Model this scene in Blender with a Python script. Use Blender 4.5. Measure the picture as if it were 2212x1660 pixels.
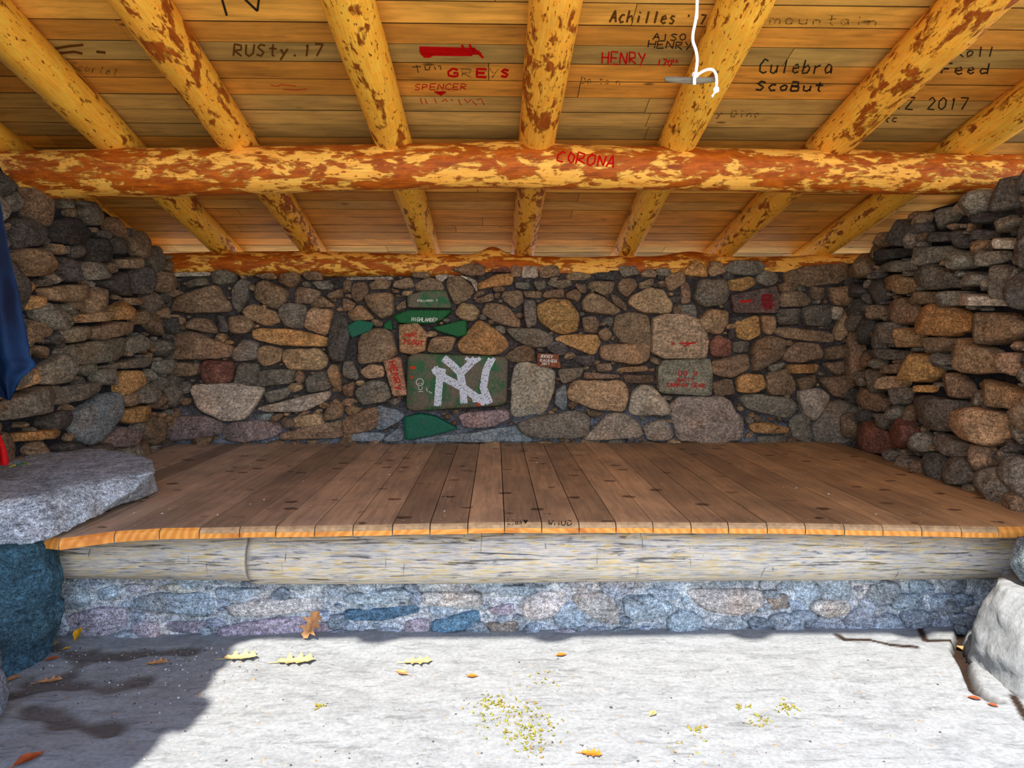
import bpy, math, random
import numpy as np
from mathutils import Vector, Matrix, noise
from mathutils.bvhtree import BVHTree

for o in list(bpy.data.objects): bpy.data.objects.remove(o)
S = bpy.context.scene
COL = S.collection

# ------------------------------------------------------------------ camera
EYE = Vector((0, 0, 1.484))
FPX = 1475.0
TH = math.atan(98/FPX); PS = math.atan(36*math.cos(TH)/FPX)
Fw = Vector((math.sin(PS)*math.cos(TH), math.cos(PS)*math.cos(TH), -math.sin(TH)))
Rt = Vector((math.cos(PS), -math.sin(PS), 0))
Up = Rt.cross(Fw)
cam_d = bpy.data.cameras.new('camera'); cam = bpy.data.objects.new('camera', cam_d)
COL.objects.link(cam); S.camera = cam
cam_d.sensor_width = 36; cam_d.lens = FPX*36/2212; cam_d.clip_start = .02; cam_d.clip_end = 500
cam.matrix_world = Matrix(((Rt.x, Up.x, -Fw.x, 0), (Rt.y, Up.y, -Fw.y, 0), (Rt.z, Up.z, -Fw.z, EYE.z), (0, 0, 0, 1)))

# ------------------------------------------------------------------ light
W = bpy.data.worlds.new('world'); S.world = W; W.use_nodes = True
nt = W.node_tree; nt.nodes.clear()
wo = nt.nodes.new('ShaderNodeOutputWorld'); bg = nt.nodes.new('ShaderNodeBackground')
tc = nt.nodes.new('ShaderNodeTexCoord'); sx = nt.nodes.new('ShaderNodeSeparateXYZ')
cr = nt.nodes.new('ShaderNodeValToRGB')
nt.links.new(tc.outputs['Generated'], sx.inputs[0]); nt.links.new(sx.outputs['Z'], cr.inputs[0])
cr.color_ramp.elements[0].position = 0.0; cr.color_ramp.elements[0].color = (.95, .95, .92, 1)
cr.color_ramp.elements[1].position = 0.75; cr.color_ramp.elements[1].color = (.26, .46, .92, 1)
e = cr.color_ramp.elements.new(.25); e.color = (.74, .83, 1.0, 1)
nt.links.new(cr.outputs[0], bg.inputs[0]); bg.inputs[1].default_value = 2.5
nt.links.new(bg.outputs[0], wo.inputs[0])

sun_d = bpy.data.lights.new('sun', 'SUN'); sun = bpy.data.objects.new('sun', sun_d); COL.objects.link(sun)
sun_d.energy = 8.3; sun_d.angle = math.radians(.6); sun_d.color = (1.0, .93, .84)
SD = Vector((.36*math.cos(math.radians(52)), .933*math.cos(math.radians(52)), -math.sin(math.radians(52)))).normalized()
sun.rotation_euler = SD.to_track_quat('-Z', 'Y').to_euler(); sun.location = (-2, -6, 9)

S.view_settings.view_transform = 'Standard'; S.view_settings.look = 'None'
S.view_settings.gamma = 1.0; S.view_settings.use_curve_mapping = False
S.view_settings.exposure = 0.45

# ------------------------------------------------------------------ helpers
def ray(u, v): return (Fw*FPX + Rt*(u-1106) - Up*(v-830))
def pz(u, v, z=0.0):
    d = ray(u, v); return EYE + d*((z-EYE.z)/d.z)
def py(u, v, y):
    d = ray(u, v); return EYE + d*((y-EYE.y)/d.y)
def RB(y): return 2.216 + .259*(5.7-y)          # underside line of the rafters
def proof(u, v, off=0.0):
    d = ray(u, v); return EYE + d*((2.216+.259*5.7+off-EYE.z)/(d.z+.259*d.y))
def lin(c):
    return tuple(((x/255)/12.92 if x/255 <= .04045 else ((x/255+.055)/1.055)**2.4) for x in c[:3])
def obj(name, verts, faces, mat=None, parent=None, cols=None, mids=None, smooth=True, **props):
    me = bpy.data.meshes.new(name); me.from_pydata([tuple(v) for v in verts], [], faces); me.update()
    mats = mat if isinstance(mat, (list, tuple)) else [mat]
    for m in mats:
        if m: me.materials.append(m)
    if mids: me.polygons.foreach_set('material_index', mids)
    if cols is not None:
        a = me.color_attributes.new('Col', 'FLOAT_COLOR', 'POINT')
        arr = np.ones((len(verts), 4), dtype=np.float32); arr[:, :3] = np.array(cols, dtype=np.float32)
        a.data.foreach_set('color', arr.ravel())
    me.polygons.foreach_set('use_smooth', [smooth]*len(me.polygons))
    o = bpy.data.objects.new(name, me); COL.objects.link(o)
    if parent: o.parent = parent
    for k, v in props.items(): o[k] = v
    return o
def empty(name, loc, **props):
    o = bpy.data.objects.new(name, None); COL.objects.link(o); o.location = loc; o.empty_display_size = .1
    for k, v in props.items(): o[k] = v
    return o
class MB:
    def __init__(s): s.v = []; s.f = []; s.c = []; s.m = []
    def add(s, vs, fs, col=(1, 1, 1), mi=0):
        b = len(s.v); s.v += [tuple(p) for p in vs]; s.f += [tuple(i+b for i in f) for f in fs]
        s.c += [tuple(col)]*len(vs) if not isinstance(col, list) else col
        s.m += [mi]*len(fs) if not isinstance(mi, list) else mi
    def build(s, name, mat, parent=None, smooth=True, **p):
        return obj(name, s.v, s.f, mat, parent, s.c, s.m, smooth, **p)
def tube(mb, pts, r, n=10, col=(1, 1, 1), cap=True):
    pts = [Vector(p) for p in pts]; rs = r if isinstance(r, list) else [r]*len(pts)
    vs = []; fs = []; up = Vector((0.13, .31, .94)).normalized()
    for i, p in enumerate(pts):
        t = (pts[min(i+1, len(pts)-1)]-pts[max(i-1, 0)]).normalized()
        a = t.cross(up)
        if a.length < .05: a = t.cross(Vector((1, 0, 0)))
        a.normalize(); b = t.cross(a)
        for k in range(n):
            q = 2*math.pi*k/n; vs.append(p+(a*math.cos(q)+b*math.sin(q))*rs[i])
    for i in range(len(pts)-1):
        for k in range(n):
            fs.append((i*n+k, i*n+(k+1) % n, (i+1)*n+(k+1) % n, (i+1)*n+k))
    if cap: fs.append(tuple(range(n))[::-1]); fs.append(tuple((len(pts)-1)*n+k for k in range(n)))
    mb.add(vs, fs, col)
def smoothpath(pts, k=6):
    pts = [Vector(p) for p in pts]; out = []
    for i in range(len(pts)-1):
        p0 = pts[max(i-1, 0)]; p1 = pts[i]; p2 = pts[i+1]; p3 = pts[min(i+2, len(pts)-1)]
        for j in range(k):
            t = j/k
            out.append(.5*((2*p1)+(p2-p0)*t+(2*p0-5*p1+4*p2-p3)*t*t+(3*p1-p0-3*p2+p3)*t**3))
    out.append(pts[-1]); return out

# ------------------------------------------------------------------ materials
class NT:
    def __init__(s, name, rough=.8, spec=.3):
        s.m = bpy.data.materials.new(name); s.m.use_nodes = True; s.t = s.m.node_tree
        s.b = s.t.nodes['Principled BSDF']; s.b.inputs['Roughness'].default_value = rough
        s.b.inputs['Specular IOR Level'].default_value = spec
        s.tc = s.t.nodes.new('ShaderNodeTexCoord')
    def n(s, k): return s.t.nodes.new(k)
    def l(s, a, b): s.t.links.new(a, b)
    def map(s, scale=(1, 1, 1), rnd=False, rot=(0, 0, 0)):
        m = s.n('ShaderNodeMapping'); m.inputs['Scale'].default_value = scale; m.inputs['Rotation'].default_value = rot
        if rnd:
            oi = s.n('ShaderNodeObjectInfo'); a = s.n('ShaderNodeVectorMath'); a.operation = 'SCALE'
            cx = s.n('ShaderNodeCombineXYZ'); s.l(oi.outputs['Random'], cx.inputs[0]); s.l(oi.outputs['Random'], cx.inputs[1])
            s.l(cx.outputs[0], a.inputs[0]); a.inputs['Scale'].default_value = 37
            b = s.n('ShaderNodeVectorMath'); b.operation = 'ADD'
            s.l(s.tc.outputs['Object'], b.inputs[0]); s.l(a.outputs[0], b.inputs[1]); s.l(b.outputs[0], m.inputs[0])
        else: s.l(s.tc.outputs['Object'], m.inputs[0])
        return m.outputs[0]
    def noise(s, vec, sc, det=4, rough=.55, dist=0):
        x = s.n('ShaderNodeTexNoise'); x.inputs['Scale'].default_value = sc; x.inputs['Detail'].default_value = det
        x.inputs['Roughness'].default_value = rough; x.inputs['Distortion'].default_value = dist
        s.l(vec, x.inputs['Vector']); return x.outputs['Fac']
    def vor(s, vec, sc, feat='F1'):
        x = s.n('ShaderNodeTexVoronoi'); x.feature = feat; x.inputs['Scale'].default_value = sc; s.l(vec, x.inputs['Vector'])
        return x.outputs['Distance']
    def ramp(s, fac, stops, interp='LINEAR'):
        r = s.n('ShaderNodeValToRGB'); r.color_ramp.interpolation = interp
        el = r.color_ramp.elements
        while len(el) < len(stops): el.new(.5)
        for e, (p, c) in zip(el, stops):
            e.position = p; e.color = (c, c, c, 1) if not isinstance(c, (tuple, list)) else (*c[:3], 1)
        s.l(fac, r.inputs[0]); return r.outputs[0]
    def mix(s, fac, a, b, mode='MIX'):
        m = s.n('ShaderNodeMix'); m.data_type = 'RGBA'; m.blend_type = mode
        for i, v in ((0, fac), (6, a), (7, b)):
            if isinstance(v, (int, float)): m.inputs[i].default_value = v
            elif isinstance(v, (tuple, list)): m.inputs[i].default_value = (*v[:3], 1)
            else: s.l(v, m.inputs[i])
        return m.outputs[2]
    def attr(s):
        a = s.n('ShaderNodeAttribute'); a.attribute_name = 'Col'; return a.outputs['Color']
    def bump(s, h, st=.4, d=.01):
        b = s.n('ShaderNodeBump'); b.inputs['Strength'].default_value = st; b.inputs['Distance'].default_value = d
        s.l(h, b.inputs['Height']); s.l(b.outputs[0], s.b.inputs['Normal'])
    def out(s, c): s.l(c, s.b.inputs['Base Color']); return s.m

def mat_stone(name='fieldstone', fine=1.0, tint=None):
    k = NT(name, .9, .18); v = k.map()
    c = k.attr() if tint is None else k.mix(0, tint, tint)
    n1 = k.noise(v, 9, 5, .65, .6); n2 = k.noise(v, 48, 4, .75); n3 = k.noise(v, 150, 2, .7)
    vs = k.map((2.5, 2.5, 9)); n4 = k.noise(vs, 5, 5, .65, 1.6)
    c = k.mix(1.0, c, k.ramp(n1, [(.25, .58), (.5, 1.0), (.78, 1.42)]), 'MULTIPLY')
    c = k.mix(1.0, c, k.ramp(n4, [(.32, .55), (.5, 1.0), (.66, 1.25)]), 'MULTIPLY')
    c = k.mix(1.0, c, k.ramp(n2, [(.3, .42), (.5, 1.0), (.68, 1.7)]), 'MULTIPLY')
    c = k.mix(1.0, c, k.ramp(n3, [(.33, .5), (.62, 1.5)]), 'MULTIPLY')
    c = k.mix(k.ramp(k.noise(v, 3.1, 3), [(.5, 0), (.72, .45)]), c, k.mix(1.0, c, (1.35, .92, .62), 'MULTIPLY'))
    h = k.mix(.5, n1, k.mix(.5, n2, n3)); k.bump(h, 1.0, .035*fine)
    return k.out(c)
M_STONE = mat_stone()

def mat_painted(name, pc, sc, cover):
    k = NT(name, .6, .3); v = k.map()
    n1 = k.noise(v, 7, 5, .65, .4); n2 = k.noise(v, 60, 4, .7)
    base = k.mix(1.0, sc, k.ramp(n2, [(.3, .6), (.7, 1.4)]), 'MULTIPLY')
    p = k.mix(1.0, pc, k.ramp(n2, [(.25, .65), (.75, 1.3)]), 'MULTIPLY')
    f = k.ramp(n1, [(cover-.06, 0), (cover+.1, 1)])
    k.bump(k.mix(.5, n1, n2), .5, .012)
    return k.out(k.mix(f, base, p))
M_NY = mat_painted('green_painted_boulder', lin((38, 96, 55)), lin((104, 92, 74)), .50)
M_GRN = mat_painted('bright_green_paint', lin((12, 92, 42)), lin((60, 70, 55)), .30)
M_TEAL = mat_painted('teal_green_paint', lin((20, 98, 72)), lin((60, 80, 75)), .34)

def mat_log(name, wood, bark, thr, sc=(1, 1, 1)):
    k = NT(name, .6, .3); v = k.map((1.1*sc[0], 4.2*sc[1], 4.2*sc[2]), True)
    n = k.noise(v, 3.0, 6, .62, .8); n2 = k.noise(v, 9.5, 4, .6, .6)
    vf = k.map((3, 60, 60), True); g = k.noise(vf, 2.0, 4, .6)
    w = k.mix(k.ramp(n2, [(.35, 0), (.65, 1)]), wood, tuple(x*f for x, f in zip(wood, (1.0, .76, .55))))
    w = k.mix(1.0, w, k.ramp(g, [(.3, .82), (.7, 1.12)]), 'MULTIPLY')
    b = k.mix(k.ramp(n2, [(.35, 0), (.7, 1)]), bark, tuple(x*f for x, f in zip(bark, (.5, .42, .4))))
    b = k.mix(1.0, b, k.ramp(g, [(.3, .75), (.7, 1.25)]), 'MULTIPLY')
    f = k.ramp(k.mix(.35, n, n2), [(thr-.012, 0), (thr+.012, 1)])
    c = k.mix(f, w, b)
    edge = k.ramp(k.mix(.35, n, n2), [(thr-.03, 1), (thr-.012, .5), (thr+.0, .75), (thr+.03, 1)])
    c = k.mix(1.0, c, edge, 'MULTIPLY')
    specks = k.ramp(k.noise(k.map((7, 22, 22), True), 3.2, 2, .5), [(.66, 0), (.69, 1)])
    c = k.mix(specks, c, tuple(x*.55 for x in bark))
    k.bump(k.mix(.5, f, g), .35, .012)
    return k.out(c)
M_RAFT = mat_log('peeled_log', lin((252, 196, 70)), lin((180, 96, 18)), .582, (1.3, .85, .85))
M_RAFT2 = mat_log('peeled_log_barky', lin((250, 188, 68)), lin((190, 98, 20)), .55, (1.3, .8, .8))
M_BEAM = mat_log('half_peeled_log', lin((255, 196, 88)), lin((204, 104, 16)), .495, (.95, .72, .72))
def mat_weather():
    k = NT('weathered_grey_log', .85, .2); v = k.map((4.5, 34, 34))
    n = k.noise(v, 2.2, 6, .65, .5); n2 = k.noise(k.map((1.2, 3, 3)), 2.2, 4, .6); n3 = k.noise(k.map((8, 90, 90)), 1.5, 4, .6)
    c = k.ramp(n, [(.32, lin((120, 114, 112))), (.40, lin((186, 182, 178))), (.52, lin((212, 202, 184))), (.62, lin((214, 188, 128)))])
    c = k.mix(k.ramp(n2, [(.45, 0), (.7, .45)]), c, lin((150, 146, 140)))
    c = k.mix(1.0, c, k.ramp(n3, [(.3, .7), (.6, 1.1)]), 'MULTIPLY')
    # dark drying cracks along and across the grain
    cr1 = k.ramp(k.noise(k.map((1.6, 30, 30)), 1.6, 5, .7, 1.2), [(.36, .25), (.43, 1)])
    cr2 = k.ramp(k.noise(k.map((22, 3, 3)), 1.2, 3, .6, 1.5), [(.28, .45), (.32, 1)])
    cr1 = k.mix(1.0, cr1, cr2, 'MULTIPLY')
    c = k.mix(1.0, c, cr1, 'MULTIPLY')
    k.bump(k.mix(.5, n, cr1), .7, .012)
    return k.out(c)
M_WEATH = mat_weather()
def mat_endgrain(name, c1, c2):
    k = NT(name, .7, .2); v = k.map()
    w = k.n('ShaderNodeTexWave'); w.wave_type = 'RINGS'; w.rings_direction = 'Y'; w.inputs['Scale'].default_value = 18
    w.inputs['Distortion'].default_value = 3; k.l(v, w.inputs['Vector'])
    return k.out(k.mix(w.outputs['Fac'], c1, c2))
M_END = mat_endgrain('end_grain', lin((212, 140, 48)), lin((176, 100, 26)))
def mat_boards():
    k = NT('roof_boards', .7, .25); v = k.map((.9, 12, 12)); c = k.attr()
    g = k.noise(v, 2.4, 6, .62, .4); n2 = k.noise(k.map((1.5, 5, 5)), 1.8, 5, .6, .5)
    c = k.mix(1.0, c, k.ramp(g, [(.28, .68), (.5, 1.0), (.7, 1.2)]), 'MULTIPLY')
    c = k.mix(1.0, c, k.ramp(n2, [(.3, .75), (.65, 1.15)]), 'MULTIPLY')
    c = k.mix(k.ramp(k.noise(k.map((1.2, 10, 10)), 3, 3), [(.60, 0), (.70, .5)]), c, k.mix(1.0, c, (.45, .42, .45), 'MULTIPLY'))
    kn = k.ramp(k.vor(k.map((1.0, 2.6, 2.6)), 1.9), [(.035, .3), (.075, 1)])
    c = k.mix(1.0, c, kn, 'MULTIPLY')
    k.bump(g, .2, .005); return k.out(c)
M_BOARD = mat_boards()
def mat_deck():
    k = NT('worn_deck_wood', .62, .3); v = k.map((14, 1.0, 14)); c = k.attr()
    g = k.noise(v, 2.6, 6, .65, .5); n2 = k.noise(k.map((2, 1.2, 2)), 1.7, 5, .6, .4)
    c = k.mix(1.0, c, k.ramp(g, [(.3, .72), (.5, 1.0), (.68, 1.22)]), 'MULTIPLY')
    c = k.mix(k.ramp(n2, [(.40, 0), (.62, .9)]), c, k.mix(1.0, c, (1.5, 1.45, 1.35), 'MULTIPLY'))
    # spilt dark drops, flattened across the boards
    sp = k.vor(k.map((4.6, 6.4, 6)), 1.0); ns = k.noise(k.map((1, 1, 1)), 28, 3)
    sub = k.n('ShaderNodeMath'); sub.operation = 'MULTIPLY_ADD'; k.l(ns, sub.inputs[0]); sub.inputs[1].default_value = .22; k.l(sp, sub.inputs[2])
    spots = k.ramp(sub.outputs[0], [(.27, 1), (.30, 0)])
    area = k.ramp(k.noise(k.map((.55, .8, 1)), 1.6, 2), [(.36, 0), (.48, 1)])
    c = k.mix(k.mix(1.0, spots, area, 'MULTIPLY'), c, k.mix(1.0, c, (.33, .28, .28), 'MULTIPLY'))
    k.bump(g, .25, .006); return k.out(c)
M_DECK = mat_deck()
def mat_deckend():
    k = NT('sawn_plank_end', .6, .3); v = k.map()
    w = k.n('ShaderNodeTexWave'); w.wave_type = 'RINGS'; w.rings_direction = 'Y'; w.inputs['Scale'].default_value = 9
    w.inputs['Distortion'].default_value = 6; w.inputs['Detail'].default_value = 3; k.l(v, w.inputs['Vector'])
    c = k.mix(w.outputs['Fac'], lin((222, 140, 52)), lin((240, 168, 84)))
    return k.out(k.mix(k.ramp(k.noise(v, 7, 4), [(.5, 0), (.7, .6)]), c, lin((170, 86, 24))))
M_DEND = mat_deckend()
def mat_flat(name, c, rough=.8, var=.25, sc=60):
    k = NT(name, rough, .2); v = k.map(); n = k.noise(v, sc, 3)
    return k.out(k.mix(1.0, c, k.ramp(n, [(.3, 1-var), (.7, 1+var)]), 'MULTIPLY'))
def mat_floor():
    k = NT('trodden_stone_ground', .92, .12); v = k.map(); c = k.attr()
    n1 = k.noise(k.map((2, 4, 2)), 3, 6, .65, 1.0); n2 = k.noise(v, 55, 4, .7); n3 = k.noise(v, 2, 3)
    c = k.mix(1.0, c, k.ramp(n1, [(.3, .78), (.55, 1.06)]), 'MULTIPLY')
    c = k.mix(1.0, c, k.ramp(n2, [(.3, .80), (.6, 1.1)]), 'MULTIPLY')
    c = k.mix(1.0, c, k.ramp(k.noise(k.map((5, 22, 5), rot=(0, 0, .5)), 1.6, 5, .65, 1.0), [(.34, .72), (.46, 1.02)]), 'MULTIPLY')
    c = k.mix(1.0, c, k.ramp(k.noise(k.map((1, 1.6, 1)), 26, 5, .7), [(.30, .45), (.36, 1)]), 'MULTIPLY')
    k.bump(k.mix(.5, n1, n2), .45, .012); return k.out(c)
M_FLOOR = mat_floor()
def mat_paintmark(name, c, hole=.35, sc=140):
    k = NT(name, .85, .1); v = k.map()
    n = k.noise(v, sc, 3, .7); f = k.ramp(n, [(hole-.03, 0), (hole+.05, 1)])
    t = k.n('ShaderNodeBsdfTransparent'); mx = k.n('ShaderNodeMixShader'); o = k.t.nodes['Material Output']
    k.l(f, mx.inputs[0]); k.l(t.outputs[0], mx.inputs[1]); k.l(k.b.outputs[0], mx.inputs[2]); k.l(mx.outputs[0], o.inputs[0])
    k.b.inputs['Base Color'].default_value = (*c, 1); return k.m
P_RED = mat_paintmark('red_marker', lin((186, 6, 8)), .22)
P_REDF = mat_paintmark('faded_red_marker', lin((190, 40, 30)), .38)
P_BLK = mat_paintmark('black_marker', lin((44, 36, 24)), .33)
P_BRN = mat_paintmark('brown_marker', lin((96, 58, 18)), .34)
P_BRF = mat_paintmark('faded_brown_marker', lin((96, 74, 30)), .5)
P_WHT = mat_paintmark('chalky_white_paint', lin((218, 222, 232)), .42, 110)
P_WHF = mat_paintmark('thin_white_paint', lin((215, 215, 205)), .3)
P_SMEAR = mat_paintmark('old_red_paint', lin((128, 30, 34)), .42, 60)
P_ORG = mat_paintmark('orange_red_paint', lin((196, 66, 34)), .36)

# ------------------------------------------------------------------ wall building
CODE = {'g': (112, 109, 102), 'b': (122, 105, 88), 't': (150, 128, 102), 'o': (164, 130, 88), 'r': (118, 84, 74), 'd': (82, 80, 80),
        'w': (160, 153, 142), 'l': (118, 132, 144), 'm': (156, 150, 146), 'p': (130, 120, 122), 'q': (74, 104, 124), 'k': (60, 58, 58), 'v': (150, 152, 150), 'u': (126, 126, 138)}
def chaikin(P, it=2, q=.22):
    for _ in range(it):
        Q = []
        for i in range(len(P)):
            a = P[i]; b = P[(i+1) % len(P)]
            Q.append((a[0]+(b[0]-a[0])*q, a[1]+(b[1]-a[1])*q)); Q.append((b[0]+(a[0]-b[0])*q, b[1]+(a[1]-b[1])*q))
        P = Q
    return P
def resample(P, n):
    L = [0]
    for i in range(len(P)):
        a = P[i]; b = P[(i+1) % len(P)]; L.append(L[-1]+math.hypot(b[0]-a[0], b[1]-a[1]))
    out = []; j = 0
    for k in range(n):
        t = L[-1]*k/n
        while L[j+1] < t: j += 1
        f = (t-L[j])/max(L[j+1]-L[j], 1e-9); a = P[j % len(P)]; b = P[(j+1) % len(P)]
        out.append((a[0]+(b[0]-a[0])*f, a[1]+(b[1]-a[1])*f))
    return out
def stone(mb, poly, to3, col, h, rng, flat=False, back=-.05, mi=0):
    """one stone: outline in wall coordinates, domed or flat-faced, rooted behind the mortar"""
    P = resample(chaikin(poly, 2 if not flat else 1, .14 if not flat else .07), 36 if not flat else 96)
    cx = sum(p[0] for p in P)/len(P); cy = sum(p[1] for p in P)/len(P)
    sz = math.sqrt(max(1e-6, (max(p[0] for p in P)-min(p[0] for p in P))*(max(p[1] for p in P)-min(p[1] for p in P))))
    h = h*min(1.0, .45+sz*3.0)
    sd = rng.uniform(0, 100); tx = rng.uniform(-.22, .22); ty = rng.uniform(-.25, .12)
    if flat: tx *= .15; ty *= .15
    rings = [(1.0, back), (1.0, h*.22), (.985, h*.52), (.945, h*.80), (.84, h*.97), (.66, h*1.02), (.45, h*1.04), (.22, h*1.05)]
    planes = []
    for q in range(5):
        a = rng.uniform(0, 6.283); g = rng.uniform(.15, .75)*h/max(sz*.5, .02); planes.append((math.cos(a)*g, math.sin(a)*g, h*rng.uniform(.82, 1.12)))
    if flat: rings = [(1.0, back), (1.0, h*.6), (.985, h*.88), (.955, h), (.8, h*1.0), (.5, h*1.0), (.25, h*1.0)]
    vs = []; fs = []; N = len(P); cols = []
    amp = .012 if not flat else .003
    for s, d in rings:
        for p in P:
            wob = 1+(.07*noise.noise((p[0]*9+sd, p[1]*9, sd))+.055*noise.noise((p[0]*28+sd, p[1]*28, sd)))*(0 if flat else 1)
            x = cx+(p[0]-cx)*s*wob; y = cy+(p[1]-cy)*s*wob
            dd = d
            if d > 0:
                dd += ((x-cx)*tx+(y-cy)*ty)*min(1, d/h)
                dd += amp*noise.fractal((x*11+sd, y*11, sd), 1.0, 2.0, 3)*(.4+min(sz, .3)*3)
                if not flat:
                    fc = min(g0-(x-cx)*gx-(y-cy)*gy for gx, gy, g0 in planes)
                    dd = min(dd, fc+.15*dd); dd = max(dd, h*.12)
            vs.append(to3(x, y, dd)); f = 1.0; cols.append(tuple(c*f for c in col))
    c0 = h*1.03+amp*noise.fractal((cx*11+sd, cy*11, sd), 1.0, 2.0, 3)
    if not flat: c0 = min(c0, min(p[2] for p in planes)+.15*c0)
    vs.append(to3(cx, cy, c0)); cols.append(tuple(col))
    R = len(rings)
    for r in range(R-1):
        for i in range(N):
            fs.append((r*N+i, r*N+(i+1) % N, (r+1)*N+(i+1) % N, (r+1)*N+i))
    for i in range(N): fs.append(((R-1)*N+i, (R-1)*N+(i+1) % N, R*N))
    mb.add(vs, fs, cols, mi)
def inside(P, X, Y):
    c = np.zeros(X.shape, bool); n = len(P)
    for i in range(n):
        x1, y1 = P[i]; x2, y2 = P[(i+1) % n]
        if y1 == y2: continue
        m = ((y1 > Y) != (y2 > Y)) & (X < (x2-x1)*(Y-y1)/(y2-y1)+x1); c ^= m
    return c
def fill(polys, u0, u1, v0, top, rng, sizes, tone, tries=500, res=.012):
    """random stones fitted into what is still bare between the traced ones"""
    vm = max(top(u0+(u1-u0)*i/20) for i in range(21))
    us = np.arange(u0, u1, res); vs = np.arange(v0, vm, res)
    X, Y = np.meshgrid(us, vs); cov = np.zeros(X.shape, bool)
    tops = np.array([top(u) for u in us]); cov |= Y > tops[None, :]
    for P in polys: cov |= inside(P, X, Y)
    out = []
    for a in sizes:
        for _ in range(tries):
            free = None
            cx = rng.uniform(u0, u1); cy = rng.uniform(v0, vm)
            j = int((cx-u0)/res); i = int((cy-v0)/res)
            if i >= cov.shape[0] or j >= cov.shape[1] or cov[i, j]: continue
            asp = rng.uniform(.42, .8); rot = rng.gauss(0, .22); n = rng.randint(6, 8); P = []
            if rng.random() < .12: asp = 1/asp
            for q in range(n):
                t = 2*math.pi*(q+rng.uniform(-.25, .25))/n; rr = rng.uniform(.88, 1.12)
                px, py_ = a*rr*math.cos(t), a*asp*rr*math.sin(t)
                P.append((cx+px*math.cos(rot)-py_*math.sin(rot), cy+px*math.sin(rot)+py_*math.cos(rot)))
            k = int(a*1.5/res)+2
            sl = (slice(max(0, i-k), i+k), slice(max(0, j-k), j+k))
            ins = inside(P, X[sl], Y[sl])
            if (cov[sl] & ins).sum() <= .2*max(ins.sum(), 1) and ins.sum() > 3:
                cov[sl] |= ins; out.append((rng.choice(tone), P))
    return out
def wall(name, o3, ud, nd, u0, u1, v0, top, traced, rng, h=.07, sizes=(.16, .12, .09, .065, .045, .03, .02), tone='ggbbdt', mortar=(72, 66, 64),
         thick=.45, dark=1.0, tries=500, lowmix=0.0, warm=(1.24, 1.14, 1.0)):
    ud = Vector(ud).normalized(); nd = Vector(nd).normalized(); o3 = Vector(o3)
    to3 = lambda u, v, d: o3+ud*u+Vector((0, 0, v))+nd*d
    mb = MB(); mc = lin(mortar)
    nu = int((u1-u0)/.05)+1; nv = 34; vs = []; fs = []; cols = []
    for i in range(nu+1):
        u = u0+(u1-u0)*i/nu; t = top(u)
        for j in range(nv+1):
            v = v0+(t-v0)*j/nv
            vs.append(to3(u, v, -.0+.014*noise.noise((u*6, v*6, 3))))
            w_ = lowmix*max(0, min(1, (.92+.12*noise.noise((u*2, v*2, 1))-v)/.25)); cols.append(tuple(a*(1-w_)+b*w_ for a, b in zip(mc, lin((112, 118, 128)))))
    for i in range(nu):
        for j in range(nv): a = i*(nv+1)+j; fs.append((a, a+nv+1, a+nv+2, a+1))
    b = len(vs)
    for i in range(nu+1):                       # top, back
        u = u0+(u1-u0)*i/nu; t = top(u)
        vs += [to3(u, t, -thick), to3(u, v0, -thick)]; cols += [mc, mc]
    for i in range(nu):
        a = i*(nv+1)+nv; c = b+2*i
        fs += [(a, a+nv+1, c+2, c), (c, c+2, c+3, c+1)]
    fs += [tuple([j for j in range(nv+1)]+[b, b+1]), tuple([nu*(nv+1)+j for j in range(nv, -1, -1)]+[b+2*nu+1, b+2*nu])]
    mb.add(vs, fs, cols)
    st = [(c, P) for c, P in traced]
    st += fill([P for c, P in st], u0, u1, v0, top, rng, sizes, tone, tries)
    for c, P in st:
        if c in 'GHTX': continue
        j = rng.uniform(.8, 1.22)*dark; base = lin(CODE[c])
        base = tuple(x*j*rng.uniform(.97, 1.03)*q for x, q in zip(base, warm))
        hh = h*rng.uniform(.65, 1.25)
        if c == 'm': hh = h*.28
        stone(mb, P, to3, base, hh, rng)
    return mb, to3

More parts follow.
